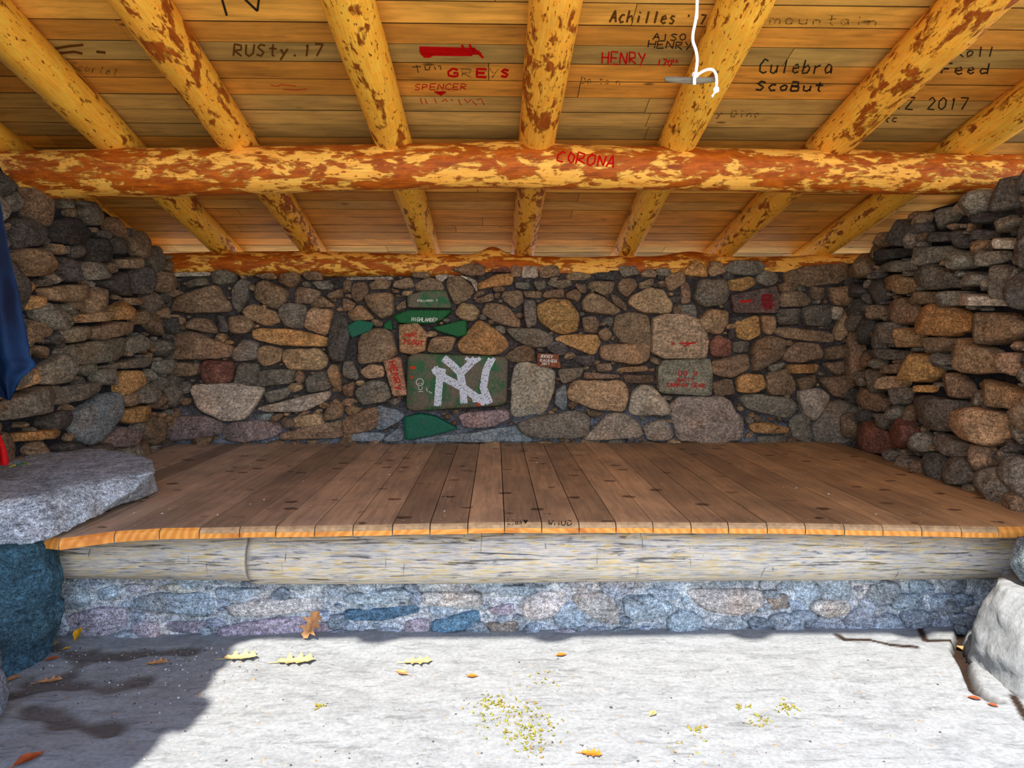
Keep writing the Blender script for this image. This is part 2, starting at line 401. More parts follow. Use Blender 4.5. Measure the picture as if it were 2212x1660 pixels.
def parse(txt, ox, oy, s):
    out = []
    for ln in txt.strip().split('\n'):
        ln = ln.strip()
        if not ln: continue
        c, rest = ln.split(' ', 1)
        pts = [tuple(float(q) for q in p.split(',')) for p in rest.split()]
        out.append((c, [(ox+x/s, oy+y/s) for x, y in pts]))
    return out
A_TXT = """
w 1195,1170 1450,1155 1670,1180 1640,1280 1550,1390 1400,1385 1270,1310
r 1285,1005 1490,1015 1480,1140 1300,1155
b 1090,860 1140,820 1260,830 1495,930 1470,975 1300,1000 1095,990
b 1110,600 1380,515 1430,610 1475,640 1460,690 1200,700 1100,680
g 1480,560 1540,480 1595,500 1580,600 1520,700 1490,660
b 1650,500 1700,490 1840,560 1830,620 1770,680 1620,610
g 1790,660 1850,635 1950,650 1975,720 1930,795 1830,790 1785,720
t 1980,670 2130,680 2100,820 2070,840 1950,800
t 1555,680 1620,640 1780,700 1785,760 1700,785 1560,720
o 1610,820 1680,800 1900,810 2090,860 2090,915 1800,910 1640,870
t 1815,940 2030,930 2090,980 2060,1065 1850,1065 1820,1010
t 1640,930 1710,905 1800,930 1790,1010 1690,1050 1640,1010
g 1545,870 1640,890 1640,1000 1500,1010 1490,960
d 1380,720 1430,720 1470,800 1440,830 1400,810
b 1460,730 1570,715 1620,760 1590,830 1480,830
b 1190,770 1240,730 1340,740 1395,810 1370,830 1200,800
g 1520,1030 1650,1025 1640,1160 1490,1165
g 1650,1070 1880,1060 1890,1150 1640,1175
g 1950,1120 2090,1070 2130,1160 2080,1200 1970,1210
g 1680,1210 1860,1175 1840,1240 1730,1280
w 1650,1310 2000,1220 2110,1205 2090,1260 1940,1335 1700,1330
b 1020,1060 1110,1010 1270,1030 1280,1080 1200,1110 1100,1100
b 1880,560 1920,530 2050,560 2000,640 1880,640
b 1990,610 2060,590 2150,660 1990,670
b 1790,450 1900,440 1920,500 1860,540 1780,500
b 1620,460 1750,440 1780,480 1700,490
g 1350,440 1420,420 1500,450 1500,500 1420,520 1350,500
g 1190,500 1300,470 1330,520 1180,545
b 1920,440 2040,430 2060,490 1960,490
g 1990,500 2120,490 2120,545 2040,550
b 2090,580 2194,540 2190,600 2100,610
d 880,480 1100,460 1130,530 900,560
t 1880,1370 2060,1340 2070,1420 1880,1440
b 2080,1340 2140,1250 2194,1280 2194,1370 2090,1390
p 1420,1440 1500,1400 1700,1390 1790,1440 1760,1490 1600,1525 1440,1520
p 1010,1440 1110,1370 1280,1360 1400,1400 1410,1480 1100,1520 1030,1500
l 1620,1360 1750,1340 1720,1390 1640,1385
b 1780,1480 1960,1430 2190,1390 2194,1500 1800,1515
g 780,1260 900,1175 1120,1190 1110,1300 1040,1320 880,1270
o 740,1370 780,1320 960,1290 1000,1330 960,1390 820,1415
g 970,1290 1070,1350 1020,1420 900,1430 1000,1370
l 440,1380 640,1220 740,1210 765,1280 740,1400 600,1560 480,1480
p 640,1560 740,1420 860,1460 800,1560
o 750,1170 790,1070 870,1070 915,1130 770,1250
g 410,1170 620,1140 630,1210 380,1300
g 0,1290 200,1180 410,1165 400,1240 250,1340 50,1390 0,1380
o 25,1480 330,1440 420,1460 370,1500 30,1530
b 600,790 720,755 840,760 820,830 600,880
t 440,720 660,680 650,755 450,765
o 690,680 780,620 820,690 810,740 690,745
b 790,605 910,600 910,650 810,650
b 100,290 240,285 330,390 280,460 120,470
b 250,540 530,510 555,590 450,640 300,620
o 115,490 240,510 230,580 130,570
o 130,590 250,590 240,650 170,690
b 180,740 330,790 290,850 200,890
g 360,920 800,850 790,960 700,1010 450,1040
g 800,890 890,830 990,910 840,970
g 240,1060 400,950 460,1060 420,1150 250,1160
t 100,1190 200,1060 270,1060 240,1130 130,1200
g 610,1060 850,990 990,980 960,1050 720,1060
g 340,800 540,780 590,850 400,900
b 840,710 970,660 985,750 860,780
d 620,500 800,430 850,500 870,590 760,590
d 340,340 430,360 520,500 380,500
d 40,100 160,80 300,170 240,270 90,290
k 330,110 480,80 600,200 560,280 350,250
k 520,230 660,220 680,370 540,380
b 720,360 900,340 950,400 760,420
m 250,60 370,70 320,130 290,130
b 440,630 500,620 570,660 440,690
g 960,760 1060,800 1100,850 1060,920 970,870
l 1000,950 1090,940 1040,1040 990,1020
d 2110,760 2150,700 2215,730 2240,850 2210,1000 2140,1010 2105,930
m 1080,440 1330,435 1320,460 1090,465
"""
B_TXT = """
G 430,962 1040,985 1052,1020 1042,1285 420,1325
T 395,1370 500,1345 600,1365 735,1440 620,1475 405,1515
X 262,1005 370,985 415,1225 325,1232
b 110,850 200,800 300,810 355,960 290,1000 95,1030
X 365,780 480,765 540,830 530,940 450,965 370,950
t 570,860 725,850 690,955 535,955
o 730,900 870,745 960,790 1065,900 1000,970 760,955
H 580,795 790,745 795,840 740,855 610,815
H 330,720 420,685 700,685 640,745 560,770 360,765
G 420,590 520,560 660,560 700,670 420,665
H 25,790 100,745 200,765 180,815 60,860
H 265,770 310,745 320,810 265,800
b 140,590 300,565 330,600 320,700 250,740 160,650
t 30,700 110,645 210,740 60,755
b 665,480 740,460 840,540 820,600 720,650 680,560
o 870,510 980,455 1080,450 1090,520 960,535 870,550
w 1150,400 1250,400 1250,475 1150,475
b 1260,400 1380,395 1395,460 1265,480
b 1075,410 1110,390 1145,410 1140,465 1085,470
r 945,425 1060,400 1070,440 960,440
b 760,400 850,375 910,400 905,460 810,460 700,420
b 1430,455 1500,435 1605,455 1560,490 1450,490
d 1620,440 1760,440 1750,490 1630,480
g 1770,400 1880,400 1900,450 1800,470
b 1905,450 1960,410 2025,440 2000,475 1920,470
g 1310,500 1450,485 1475,520 1400,545 1320,520
b 1480,510 1560,520 1560,575 1520,570
b 1590,500 1740,500 1730,560 1670,590 1580,540
b 1765,510 1800,480 1870,480 1890,530 1820,600 1765,560
b 1900,510 1990,475 2000,520 1910,550
t 2070,460 2180,430 2190,500 2110,560 2075,520
b 1290,560 1420,545 1415,600 1285,605
b 1430,575 1490,545 1530,580 1510,630 1440,605
b 1535,620 1580,570 1660,595 1785,680 1740,715 1540,690
b 1715,580 1760,590 1820,650 1815,690 1740,640
t 1830,620 1960,535 2060,550 2115,640 2100,700 1920,700
b 2125,660 2194,645 2194,780 2130,740
o 1250,650 1340,610 1460,625 1520,720 1500,810 1420,840 1330,810 1250,730
g 1160,620 1235,620 1245,780 1180,800 1165,720
b 1020,570 1150,555 1155,640 1100,670 1030,620
b 885,700 930,640 1040,650 1130,740 1140,795 1000,770
t 715,700 760,640 840,645 875,690 850,750 770,745
b 1535,730 1610,720 1650,760 1620,830 1550,820
g 1660,750 1710,720 1740,750 1720,790
b 1640,820 1690,790 1730,840 1690,880 1645,860
b 1750,720 1840,700 1950,710 1985,860 1970,905 1800,890 1740,820
X 1990,740 2060,710 2200,710 2310,760 2340,880 2320,990 2060,990 1985,950
o 1360,870 1430,840 1620,840 1660,890 1600,970 1480,920
t 1650,930 1720,900 1975,905 1960,1000 1870,1030 1660,1000
g 1050,800 1250,800 1345,850 1340,910 1210,925 1100,870
b 1035,980 1130,910 1215,920 1230,1010 1080,1015
X 1245,960 1380,965 1398,1055 1250,1040
d 1480,975 1610,970 1615,1020 1560,1045 1490,1010
w 1100,1050 1160,1020 1290,1045 1355,1090 1345,1200 1300,1330 1080,1360 1090,1200
g 1380,1060 1550,1050 1520,1110 1410,1160
b 1620,1030 1720,1025 1725,1070 1640,1080
b 1560,1080 1780,1100 1780,1120 1550,1125
t 1760,1070 1800,1050 1950,1040 1960,1075 1790,1080
t 1470,1170 1500,1140 1790,1140 1830,1200 1800,1330 1620,1320 1450,1250
w 1850,1230 1920,1160 1990,1180 2090,1290 2090,1355 1850,1350
X 2020,1060 2055,1005 2345,995 2365,1060 2355,1230 2030,1210
l 1370,1200 1430,1160 1440,1290 1420,1330 1360,1290
p 750,1345 1060,1320 1070,1380 960,1430 770,1440
g 1110,1400 1500,1320 1590,1380 1560,1500 1200,1500
l 460,1518 740,1480 1100,1425 1190,1505 1180,1525 460,1528
w 1560,1500 1700,1350 1790,1340 1890,1400 1940,1500 1560,1515
w 1930,1420 2060,1380 2120,1460 2100,1515 1950,1515
w 2110,1305 2170,1245 2465,1240 2540,1370 2570,1500 2370,1540 2150,1510
g 70,1200 180,1130 280,1150 305,1230 280,1270 120,1290
t 110,1070 180,1030 260,1040 270,1110 160,1120
g 0,1010 60,1010 105,1110 90,1130 0,1110
b 0,1170 80,1140 60,1240 0,1230
l 220,1290 380,1340 390,1380 240,1460 200,1420
b 0,1380 200,1300 250,1360 200,1450 40,1480 0,1460
l 30,1460 260,1470 260,1525 30,1520
l 265,1500 350,1445 385,1450 385,1520 270,1525
b 330,500 430,470 455,530 400,545 320,540
b 465,510 550,475 620,490 650,550 480,560
b 170,510 240,480 305,500 290,545 180,550
b 60,520 150,500 165,560 100,640 60,600
b 0,490 50,490 60,560 0,570
b 0,600 80,640 70,680 0,690
b 440,440 555,435 550,480 450,475
b 340,660 400,610 410,670 350,685
b 840,620 960,570 970,620 880,640
g 1100,500 1200,510 1190,550 1110,540
g 1220,500 1300,490 1300,540 1250,560
b 1160,560 1280,560 1270,605 1170,600
t 380,560 450,560 430,590 375,590
b 1810,1100 1990,1100 1990,1150 1830,1150
m 590,455 660,450 730,462 660,475 640,500 600,480
m 750,455 860,490 860,560 845,550 850,505 760,470
m 20,470 310,465 310,485 20,488
"""
C_TXT = """
o 0,430 10,430 90,360 150,400 170,470 20,460
t 170,430 200,365 260,380 290,440 200,465
g 280,410 340,365 490,360 545,400 490,460 330,450
o 300,490 450,465 495,510 400,560 310,550
g 80,600 120,490 280,480 300,580 280,640 150,665
b 0,510 50,500 60,630 0,640
X 320,590 400,570 600,530 625,610 610,700 340,700
b 630,620 660,560 780,560 850,630 780,660 640,660
b 830,530 920,540 925,610 850,610
b 940,540 1100,530 1160,590 1120,650 990,650
b 670,440 800,400 1100,380 1130,440 1000,510 820,530 690,500
g 0,650 90,650 100,720 60,790 0,780
t 100,750 180,680 290,690 305,760 250,835 150,820
o 355,760 490,715 505,840 430,880 360,860
t 510,715 600,725 600,800 570,840 525,820
g 620,680 765,670 770,770 620,775
g 780,660 960,650 960,780 790,780
w 970,660 1040,660 1030,740 970,740
t 985,810 1060,680 1120,670 1110,760 1040,870 1000,870
t 1110,790 1160,760 1240,770 1190,825 1110,825
t 600,830 640,785 980,830 980,890 700,870
r 175,900 240,840 330,880 320,980 200,980
g 335,890 440,880 440,950 340,955
b 480,880 560,850 670,880 650,980 470,1080 455,960
b 670,950 740,890 890,900 915,990 740,1020 660,1000
b 930,920 1100,900 1110,980 930,1000
b 190,1010 430,960 445,1060 310,1115 210,1090
o 360,1120 420,1090 520,1100 545,1170 480,1210 360,1210
b 180,1150 320,1120 350,1220 230,1240
b 550,1090 680,1060 740,1160 720,1230 560,1220
o 680,1030 890,1030 870,1085 690,1090
b 740,1120 870,1095 850,1170 770,1200
b 910,1020 1090,1010 1080,1060 1000,1105
g 1070,1090 1130,1010 1250,1010 1290,1090 1230,1180 1120,1160
b 880,1120 1080,1100 1110,1250 980,1240
b 1110,1170 1230,1190 1310,1260 1280,1340 1140,1280
g 380,1240 480,1220 700,1250 750,1300 690,1380 430,1320
w 750,1210 880,1180 970,1240 860,1390 790,1350
g 860,1400 960,1270 1090,1270 1160,1380 1100,1530 860,1530
o 440,1410 560,1400 680,1440 670,1470 460,1470
g 490,1490 660,1490 640,1540 500,1540
g 690,1400 760,1350 830,1380 830,1540 720,1500
r 1120,1500 1180,1390 1290,1420 1400,1590 1250,1600 1130,1560
g 1250,1360 1330,1340 1390,1380 1340,1450
r 1370,1400 1430,1370 1510,1430 1500,1530 1430,1580 1370,1500
g 1510,1500 1560,1460 1610,1500 1600,1590 1520,1590
g 1630,1500 1680,1470 1900,1570 1890,1640 1720,1620
g 1460,1270 1520,1230 1840,1270 1810,1360 1720,1460 1620,1450 1500,1370
t 1830,1340 1900,1300 2100,1350 2130,1450 2030,1560 1830,1480
g 2130,1400 2190,1380 2250,1460 2190,1560 2130,1500
t 1870,1160 1940,1120 2190,1190 2240,1320 2030,1310
b 1640,1090 1760,1080 1830,1150 1870,1240 1760,1250 1660,1180
o 1480,1170 1620,1160 1600,1210 1500,1205
o 1450,1060 1520,960 1620,980 1660,1060 1600,1140 1470,1130
g 1320,1270 1370,1180 1470,1180 1440,1280 1360,1310
t 1280,1140 1400,1100 1450,1150 1400,1190 1280,1190
b 1280,1050 1440,1020 1440,1080 1290,1100
g 1120,940 1300,930 1480,950 1460,1000 1280,1000
t 1700,900 1850,860 2000,940 2080,1020 2050,1080 1850,1085 1720,1020
b 2070,960 2190,950 2240,1110 2100,1080
b 1810,740 1900,700 2100,700 2230,790 2120,870 2000,910 1880,840
o 1520,680 1650,640 1800,690 1850,800 1740,850 1540,830 1515,760
t 1390,850 1450,790 1540,840 1520,920 1420,920
g 1230,900 1290,750 1320,800 1300,940
g 1330,760 1400,760 1420,800 1380,900 1320,880
b 1540,870 1700,850 1750,880 1690,960 1560,910
b 1310,650 1420,600 1500,650 1500,750 1430,780 1320,720
b 1220,700 1290,640 1310,720 1250,750
t 1285,480 1400,450 1520,490 1510,560 1430,585 1330,550
b 1470,620 1530,560 1650,570 1620,640 1480,650
g 1650,620 1740,560 1840,560 1830,640 1700,670
w 1860,570 2130,620 2130,660 1780,650
g 1985,460 2020,400 2100,400 2130,500 2110,610 2000,600
t 2150,590 2190,560 2230,660 2150,640
g 1810,480 1870,430 1960,460 1940,520 1850,540
g 1530,440 1640,380 1760,460 1790,540 1640,550 1540,520
g 1280,400 1380,360 1500,370 1520,410 1430,440 1300,430
g 1500,310 1560,280 1720,270 1720,340 1600,400 1520,370
g 1740,370 1800,300 1880,340 1860,410 1780,430
g 1880,350 1950,310 2070,300 2080,350 1980,410
w 1980,230 2090,220 2180,250 2170,290 2050,290
d 1840,200 1900,160 1990,180 1980,230 1870,230
d 1440,180 1500,120 1580,130 1580,190 1440,210
d 1590,190 1740,180 1750,240 1620,250
k 1200,380 1300,300 1480,280 1500,320 1400,350 1220,410
d 1760,180 1810,170 1820,280 1770,290
k 1760,100 2000,60 2180,20 2190,80 1900,140
g 2100,350 2190,300 2190,400 2120,390
d 1050,500 1180,450 1230,500 1080,560
g 2140,430 2190,400 2190,540 2150,520
"""
ALL = parse(A_TXT, 0, 440, 2.965)+parse(B_TXT, 740, 440, 2.965)+parse(C_TXT, 1472, 440, 2.965)
YB = 5.78
LO = Vector((-2.74, 5.83, 0)); LUD = Vector((-2.86+2.74, 2.9-5.83, 0)).normalized(); LND = Vector((-LUD.y, LUD.x, 0))
if LND.x < 0: LND = -LND
RO = Vector((3.09, 5.80, 0)); RUD = Vector((2.80-3.09, 3.48-5.80, 0)).normalized(); RND = Vector((RUD.y, -RUD.x, 0))
if RND.x > 0: RND = -RND
def hit_plane(u, v, o3, nd, off):
    d = ray(u, v); t = ((o3+nd*off-EYE).dot(nd))/d.dot(nd); return EYE+d*t
backP, leftP, rightP = [], [], []
for c, P in ALL:
    mx = sum(p[0] for p in P)/len(P)
    if mx < 322: leftP.append((c, [(((q := hit_plane(u, v, LO, LND, .04))-LO).dot(LUD), q.z) for u, v in P]))
    elif mx > 1872: rightP.append((c, [(((q := hit_plane(u, v, RO, RND, .04))-RO).dot(RUD), q.z) for u, v in P]))
    else: backP.append((c, [((q := py(u, v, YB-.05)).x, q.z) for u, v in P]))
def shrink(P, s=.965):
    cx = sum(p[0] for p in P)/len(P); cy = sum(p[1] for p in P)/len(P)
    return [(cx+(x-cx)*s, cy+(y-cy)*s) for x, y in P]
backP = [(c, shrink(P, 1.07)) for c, P in backP]; leftP = [(c, shrink(P, 1.04)) for c, P in leftP]; rightP = [(c, shrink(P, 1.05)) for c, P in rightP]

rng = random.Random(7)
backTop = lambda u: 2.00+.008*math.sin(u*5.1)+.065*max(0, min(1, (u+.6)/.8))
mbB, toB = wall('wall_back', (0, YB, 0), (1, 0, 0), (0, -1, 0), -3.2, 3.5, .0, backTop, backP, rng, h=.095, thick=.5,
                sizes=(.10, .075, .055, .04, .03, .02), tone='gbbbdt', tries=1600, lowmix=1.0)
wall_back = mbB.build('wall_back', M_STONE, kind='structure')
leftTop = lambda u: float(np.interp(5.83-u, [0.3, 1.0, 3.5, 3.9, 4.1, 4.95, 5.6, 6.2], [3.5, 3.35, 2.72, 2.62, 2.36, 2.40, 2.2, 2.1]))
mbL, toL = wall('wall_left', LO, LUD, LND, -.3, 2.95, 0, leftTop, leftP, rng, h=.12, tone='gbbdg', tries=900, mortar=(46, 45, 50))
wall_left = mbL.build('wall_left', M_STONE, kind='structure')
rightTop = lambda u: float(np.interp(5.80-u, [0, 2.6, 3.9, 4.9, 5.8, 6.2], [3.0, 2.5, 2.33, 2.36, 2.12, 2.1]))
mbR, toR = wall('wall_right', RO, RUD, RND, -.3, 3.6, 0, rightTop, rightP, rng, h=.13, tone='ggbd', tries=900, mortar=(44, 44, 50))
wall_right = mbR.build('wall_right', M_STONE, kind='structure')
# pier of the left wall that stands further into the room, beside the bench
pierTop = lambda u: 3.40-.25*u
mbP, toP = wall('wall_left_front', (-2.20, .15, 0), (0, 1, 0), (1, 0, 0), 0, 2.67, 0, lambda u: 3.46-.259*u, [], rng, h=.08, tone='gbbdg', tries=500, thick=.7)
mbP2, _ = wall('p2', (-2.90, 2.82, 0), (1, 0, 0), (0, 1, 0), 0, .70, 0, lambda u: 2.8, [], rng, h=.07, tone='gbdg', tries=160, thick=.1)
mbP.add(mbP2.v, mbP2.f, mbP2.c)
wall_pier = mbP.build('wall_left_front', M_STONE, kind='structure')

# low retaining wall under the platform
D_TXT = """
l 245,760 290,705 400,740 445,810 430,865 260,855
l 470,780 575,750 585,810 490,830
l 610,745 740,750 700,785 640,780
w 770,755 990,740 980,790 840,790
l 630,830 760,790 1040,790 1080,850 1030,910 890,885 640,880
w 1130,850 1280,820 1600,820 1610,880 1300,900 1140,900
p 330,900 480,860 620,870 620,960 480,1030 340,1000
p 650,930 790,940 790,1030 660,1020
p 820,940 1010,930 1010,990 840,990
p 790,1020 1000,1010 990,1070 800,1070
p 1080,960 1400,910 1640,920 1630,1000 1560,1060 1080,1040
l 1060,760 1350,770 1200,830 1080,820
"""
E_TXT = """
q 0,880 370,855 380,890 200,930 0,925
q 440,985 445,930 690,870 690,940 600,980
p 720,870 850,840 850,890 760,900
g 710,940 870,930 880,980 740,990
w 890,850 940,790 1110,780 1120,840 1040,910 910,925
w 1130,800 1340,790 1380,860 1390,950 1330,950 1180,880
l 1400,810 1520,790 1640,840 1650,890 1480,930 1400,900
l 770,755 960,750 960,800 780,805
w 380,790 540,780 700,790 700,855 560,855 400,850
l 0,800 300,760 350,790 330,830 0,850
l 1500,770 1680,760 1680,820 1580,830
p 310,930 430,920 430,1000 310,1000
p 950,1000 1150,960 1220,1050 1000,1060
"""
F_TXT = """
w 10,770 410,770 410,860 300,905 110,880
g 430,820 530,790 550,870 450,880
w 630,870 680,820 830,820 850,900 720,915
l 870,840 940,800 1000,860 940,885
l 1030,800 1200,790 1230,880 1060,880
l 1230,800 1350,790 1400,880 1250,880
"""
YF = 3.40
FR = parse(D_TXT, 0, 940, 2.305)+parse(E_TXT, 740, 940, 2.305)+parse(F_TXT, 1472, 940, 2.305)
frontP = [({'w': 'v', 'p': 'u'}.get(c, c), shrink([((q := py(u, v, YF-.02)).x, q.z) for u, v in P], 1.0)) for c, P in FR]
mbF, toF = wall('wall_front', (0, YF, 0), (1, 0, 0), (0, -1, 0), -2.24, 2.74, -.12, lambda u: .40, frontP, rng, h=.042,
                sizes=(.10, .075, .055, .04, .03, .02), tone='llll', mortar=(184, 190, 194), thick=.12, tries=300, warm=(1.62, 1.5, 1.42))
wall_front = mbF.build('wall_front', M_STONE, kind='structure')

# painted and written-on stones, each a part of the back wall
B = {i: x for i, x in enumerate(parse(B_TXT, 740, 440, 2.965))}
def P3(P): return [((q := py(u, v, YB-.05)).x, q.z) for u, v in P]
special = []
def face_stone(poly, mat, col, h, label, flat=True, nm='painted_stone'):
    mb = MB(); r = random.Random(len(label)); stone(mb, shrink(P3(poly), 1.04), toB, col, h, r, flat)
    o = mb.build(nm, mat, wall_back, label=label); special.append(o); return o
xs = [x for x in parse(B_TXT, 740, 440, 2.965) if x[0] in 'GHTX']
s_ny = face_stone(xs[0][1], M_NY, (1, 1, 1), .085, 'big green painted block with a white interlocked NY')
s_teal = face_stone(xs[1][1], M_TEAL, (1, 1, 1), .075, 'teal green painted wedge stone just above the deck')
s_henry = face_stone(xs[2][1], M_STONE, lin((172, 128, 100)), .08, 'upright pinkish stone with HENRY in red', True, 'written_stone')
s_sc = face_stone(xs[3][1], M_STONE, lin((168, 132, 96)), .085, 'tan stone with two lines of red scrawl', True, 'written_stone')
s_g1 = face_stone(xs[4][1], M_GRN, (1, 1, 1), .08, 'deep green stone right of the HIGHLANDER stone')
s_high = face_stone(xs[5][1], M_GRN, (1, 1, 1), .085, 'long green stone lettered HIGHLANDER in white')
s_up = face_stone(xs[6][1], M_NY, (1, 1, 1), .08, 'worn green stone with tiny white lettering, above the HIGHLANDER stone')
s_g2 = face_stone(xs[7][1], M_TEAL, (1, 1, 1), .07, 'green rounded stone, leftmost of the painted ones')
s_g3 = face_stone(xs[8][1], M_GRN, (1, 1, 1), .065, 'smallest green chip between two brown stones')
s_w1 = face_stone(xs[9][1], M_STONE, lin((172, 146, 118)), .085, 'large pale tan stone with small red scratches', True, 'written_stone')
s_jer = face_stone(xs[10][1], M_STONE, lin((142, 88, 62)), .08, 'small rust brown stone with three lines of white lettering', True, 'written_stone')
s_do = face_stone(xs[11][1], M_STONE, lin((138, 134, 114)), .085, 'grey green block with three lines of red lettering', True, 'written_stone')
xc = [x for x in parse(C_TXT, 1472, 440, 2.965) if x[0] == 'X']
s_rd = face_stone(xc[0][1], M_STONE, lin((104, 88, 82)), .08, 'dark stone smeared with red paint', True, 'painted_stone')

# ------------------------------------------------------------------ ground
def seg_d(px, py_, pts):
    best = 9
    for (a, b) in zip(pts[:-1], pts[1:]):
        ab = (b[0]-a[0], b[1]-a[1]); t = max(0, min(1, ((px-a[0])*ab[0]+(py_-a[1])*ab[1])/(ab[0]**2+ab[1]**2+1e-9)))
        best = min(best, math.hypot(px-a[0]-ab[0]*t, py_-a[1]-ab[1]*t))
    return best
def gpts(L): return [tuple(pz(u, v, 0)[:2]) for u, v in L]
crack1 = gpts([(1808, 1372), (1822, 1383), (1880, 1384), (1925, 1394), (1978, 1398)])
crack2 = gpts([(1985, 1352), (1998, 1384), (2060, 1384)])
crev = gpts([(2100, 1300), (2078, 1350), (2070, 1385), (2080, 1425), (2098, 1470), (2112, 1492), (2148, 1510)])
crackr = gpts([(2190, 1505), (2212, 1545), (2240, 1580)])
dirt = [gpts(L) for L in ([(100, 1400), (180, 1420), (300, 1410), (420, 1402)], [(20, 1500), (90, 1475), (150, 1450), (190, 1410)],
                          [(60, 1475), (180, 1480), (240, 1490), (300, 1470)], [(60, 1530), (150, 1560), (250, 1570)])]
gx0, gx1, gy0, gy1, gs = -2.6, 3.0, 1.7, 3.52, .014
nx = int((gx1-gx0)/gs); ny = int((gy1-gy0)/gs); vs = []; cols = []; fs = []
c_fl = lin((136, 140, 142)); c_dirt = lin((96, 92, 88)); c_dk = lin((46, 34, 26))
for j in range(ny+1):
    for i in range(nx+1):
        x = gx0+gs*i; y = gy0+gs*j
        n = noise.noise((x*1.6, y*1.9, 0)); z = .007*n+.0025*noise.fractal((x*9, y*14, 2), 1, 2, 3)
        c = c_fl
        if x < -.5:
            dd = min(seg_d(x, y, L) for L in dirt)+.05*noise.noise((x*9, y*9, 5))
            w = max(0, min(1, (.065-dd)/.04)); z -= .010*w; c = tuple(a*(1-w)+b*w for a, b in zip(c, c_dirt))
            z += .012*noise.noise((x*3+9, y*4, 1))
        if x > 1.0:
            dd = min(seg_d(x, y, crack1), seg_d(x, y, crack2), seg_d(x, y, crackr))
            w = max(0, min(1, (.021-dd)/.009))
            d2 = seg_d(x, y, crev); ww = .035+.02*noise.noise((x*5, y*5, 8)); w = max(w, max(0, min(1, (ww-d2)/.015)))
            z -= .05*max(0, min(1, (ww-d2)/.015)); c = tuple(a*(1-w)+b*w for a, b in zip(c, c_dk))
        vs.append((x, y, z)); cols.append(c)
for j in range(ny):
    for i in range(nx): a = j*(nx+1)+i; fs.append((a, a+1, a+nx+2, a+nx+1))
floor = obj('floor', vs, fs, M_FLOOR, None, cols, kind='structure')
# ground beyond, outside the shelter
mbG = MB()
for (x0, y0, x1, y1) in ((-40, -40, 40, gy0), (-40, gy0, gx0, 40), (gx1, gy0, 40, 40), (gx0, gy1, gx1, 40)):
    z = -.004; mbG.add([(x0, y0, z), (x1, y0, z), (x1, y1, z), (x0, y1, z)], [(0, 1, 2, 3)], lin((182, 172, 152)))
mbG.build('floor_outside', M_FLOOR, kind='structure')

# ------------------------------------------------------------------ roof
mb = MB(); r = random.Random(3); y = .571; k = 0
slope = Vector((0, 1, -.259)).normalized(); nrm = Vector((0, .259, 1)).normalized()
OFF = .205
palette = [(238, 174, 74), (228, 162, 64), (218, 162, 78), (240, 184, 90), (216, 148, 58)]
grey = [(190, 150, 76), (200, 160, 86), (178, 144, 78)]
while y < 6.31:
    if y > 6.25: break_w = .03
    else: break_w = .1412
    w = .1412
    xs_ = [-3.7]
    xj = r.uniform(-3.2, -1.5)
    while xj < 3.9: xs_.append(xj); xj += r.uniform(1.6, 3.4)
    xs_.append(4.0)
    fb = r.uniform(.82, 1.12); base = lin(r.choice(grey if (4.0 < y < 4.3 or 4.5 < y < 4.9 or r.random() < .08) else palette))
    base = tuple(q*fb for q in base)
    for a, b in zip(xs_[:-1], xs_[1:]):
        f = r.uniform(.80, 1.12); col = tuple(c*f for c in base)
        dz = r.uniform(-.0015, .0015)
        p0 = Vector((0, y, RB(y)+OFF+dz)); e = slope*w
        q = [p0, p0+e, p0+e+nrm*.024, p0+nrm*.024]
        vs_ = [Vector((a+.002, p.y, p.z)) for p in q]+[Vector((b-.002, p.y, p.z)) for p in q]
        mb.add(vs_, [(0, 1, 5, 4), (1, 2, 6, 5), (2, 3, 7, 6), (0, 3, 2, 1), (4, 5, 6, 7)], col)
        mb.add([vs_[3], vs_[0], vs_[4], vs_[7]], [(0, 1, 2, 3)], tuple(c*.22 for c in col))   # tongue edge coloured dark to stand in for joint shadow
    y += .143*.9995; k += 1
# felt over the boards keeps daylight out of the joints
p0 = Vector((0, .555, RB(.555)+OFF+.030)); p1 = Vector((0, 6.31, RB(6.31)+OFF+.030))
mb.add([(-3.75, p0.y, p0.z), (4.05, p0.y, p0.z), (4.05, p1.y, p1.z), (-3.75, p1.y, p1.z),
        (-3.75, p0.y, p0.z+.02), (4.05, p0.y, p0.z+.02), (4.05, p1.y, p1.z+.02), (-3.75, p1.y, p1.z+.02)],
       [(0, 1, 2, 3), (7, 6, 5, 4), (0, 4, 5, 1), (1, 5, 6, 2), (2, 6, 7, 3), (3, 7, 4, 0)], (.02, .015, .01))
ceiling = mb.build('ceiling', M_BOARD, smooth=False, kind='structure')

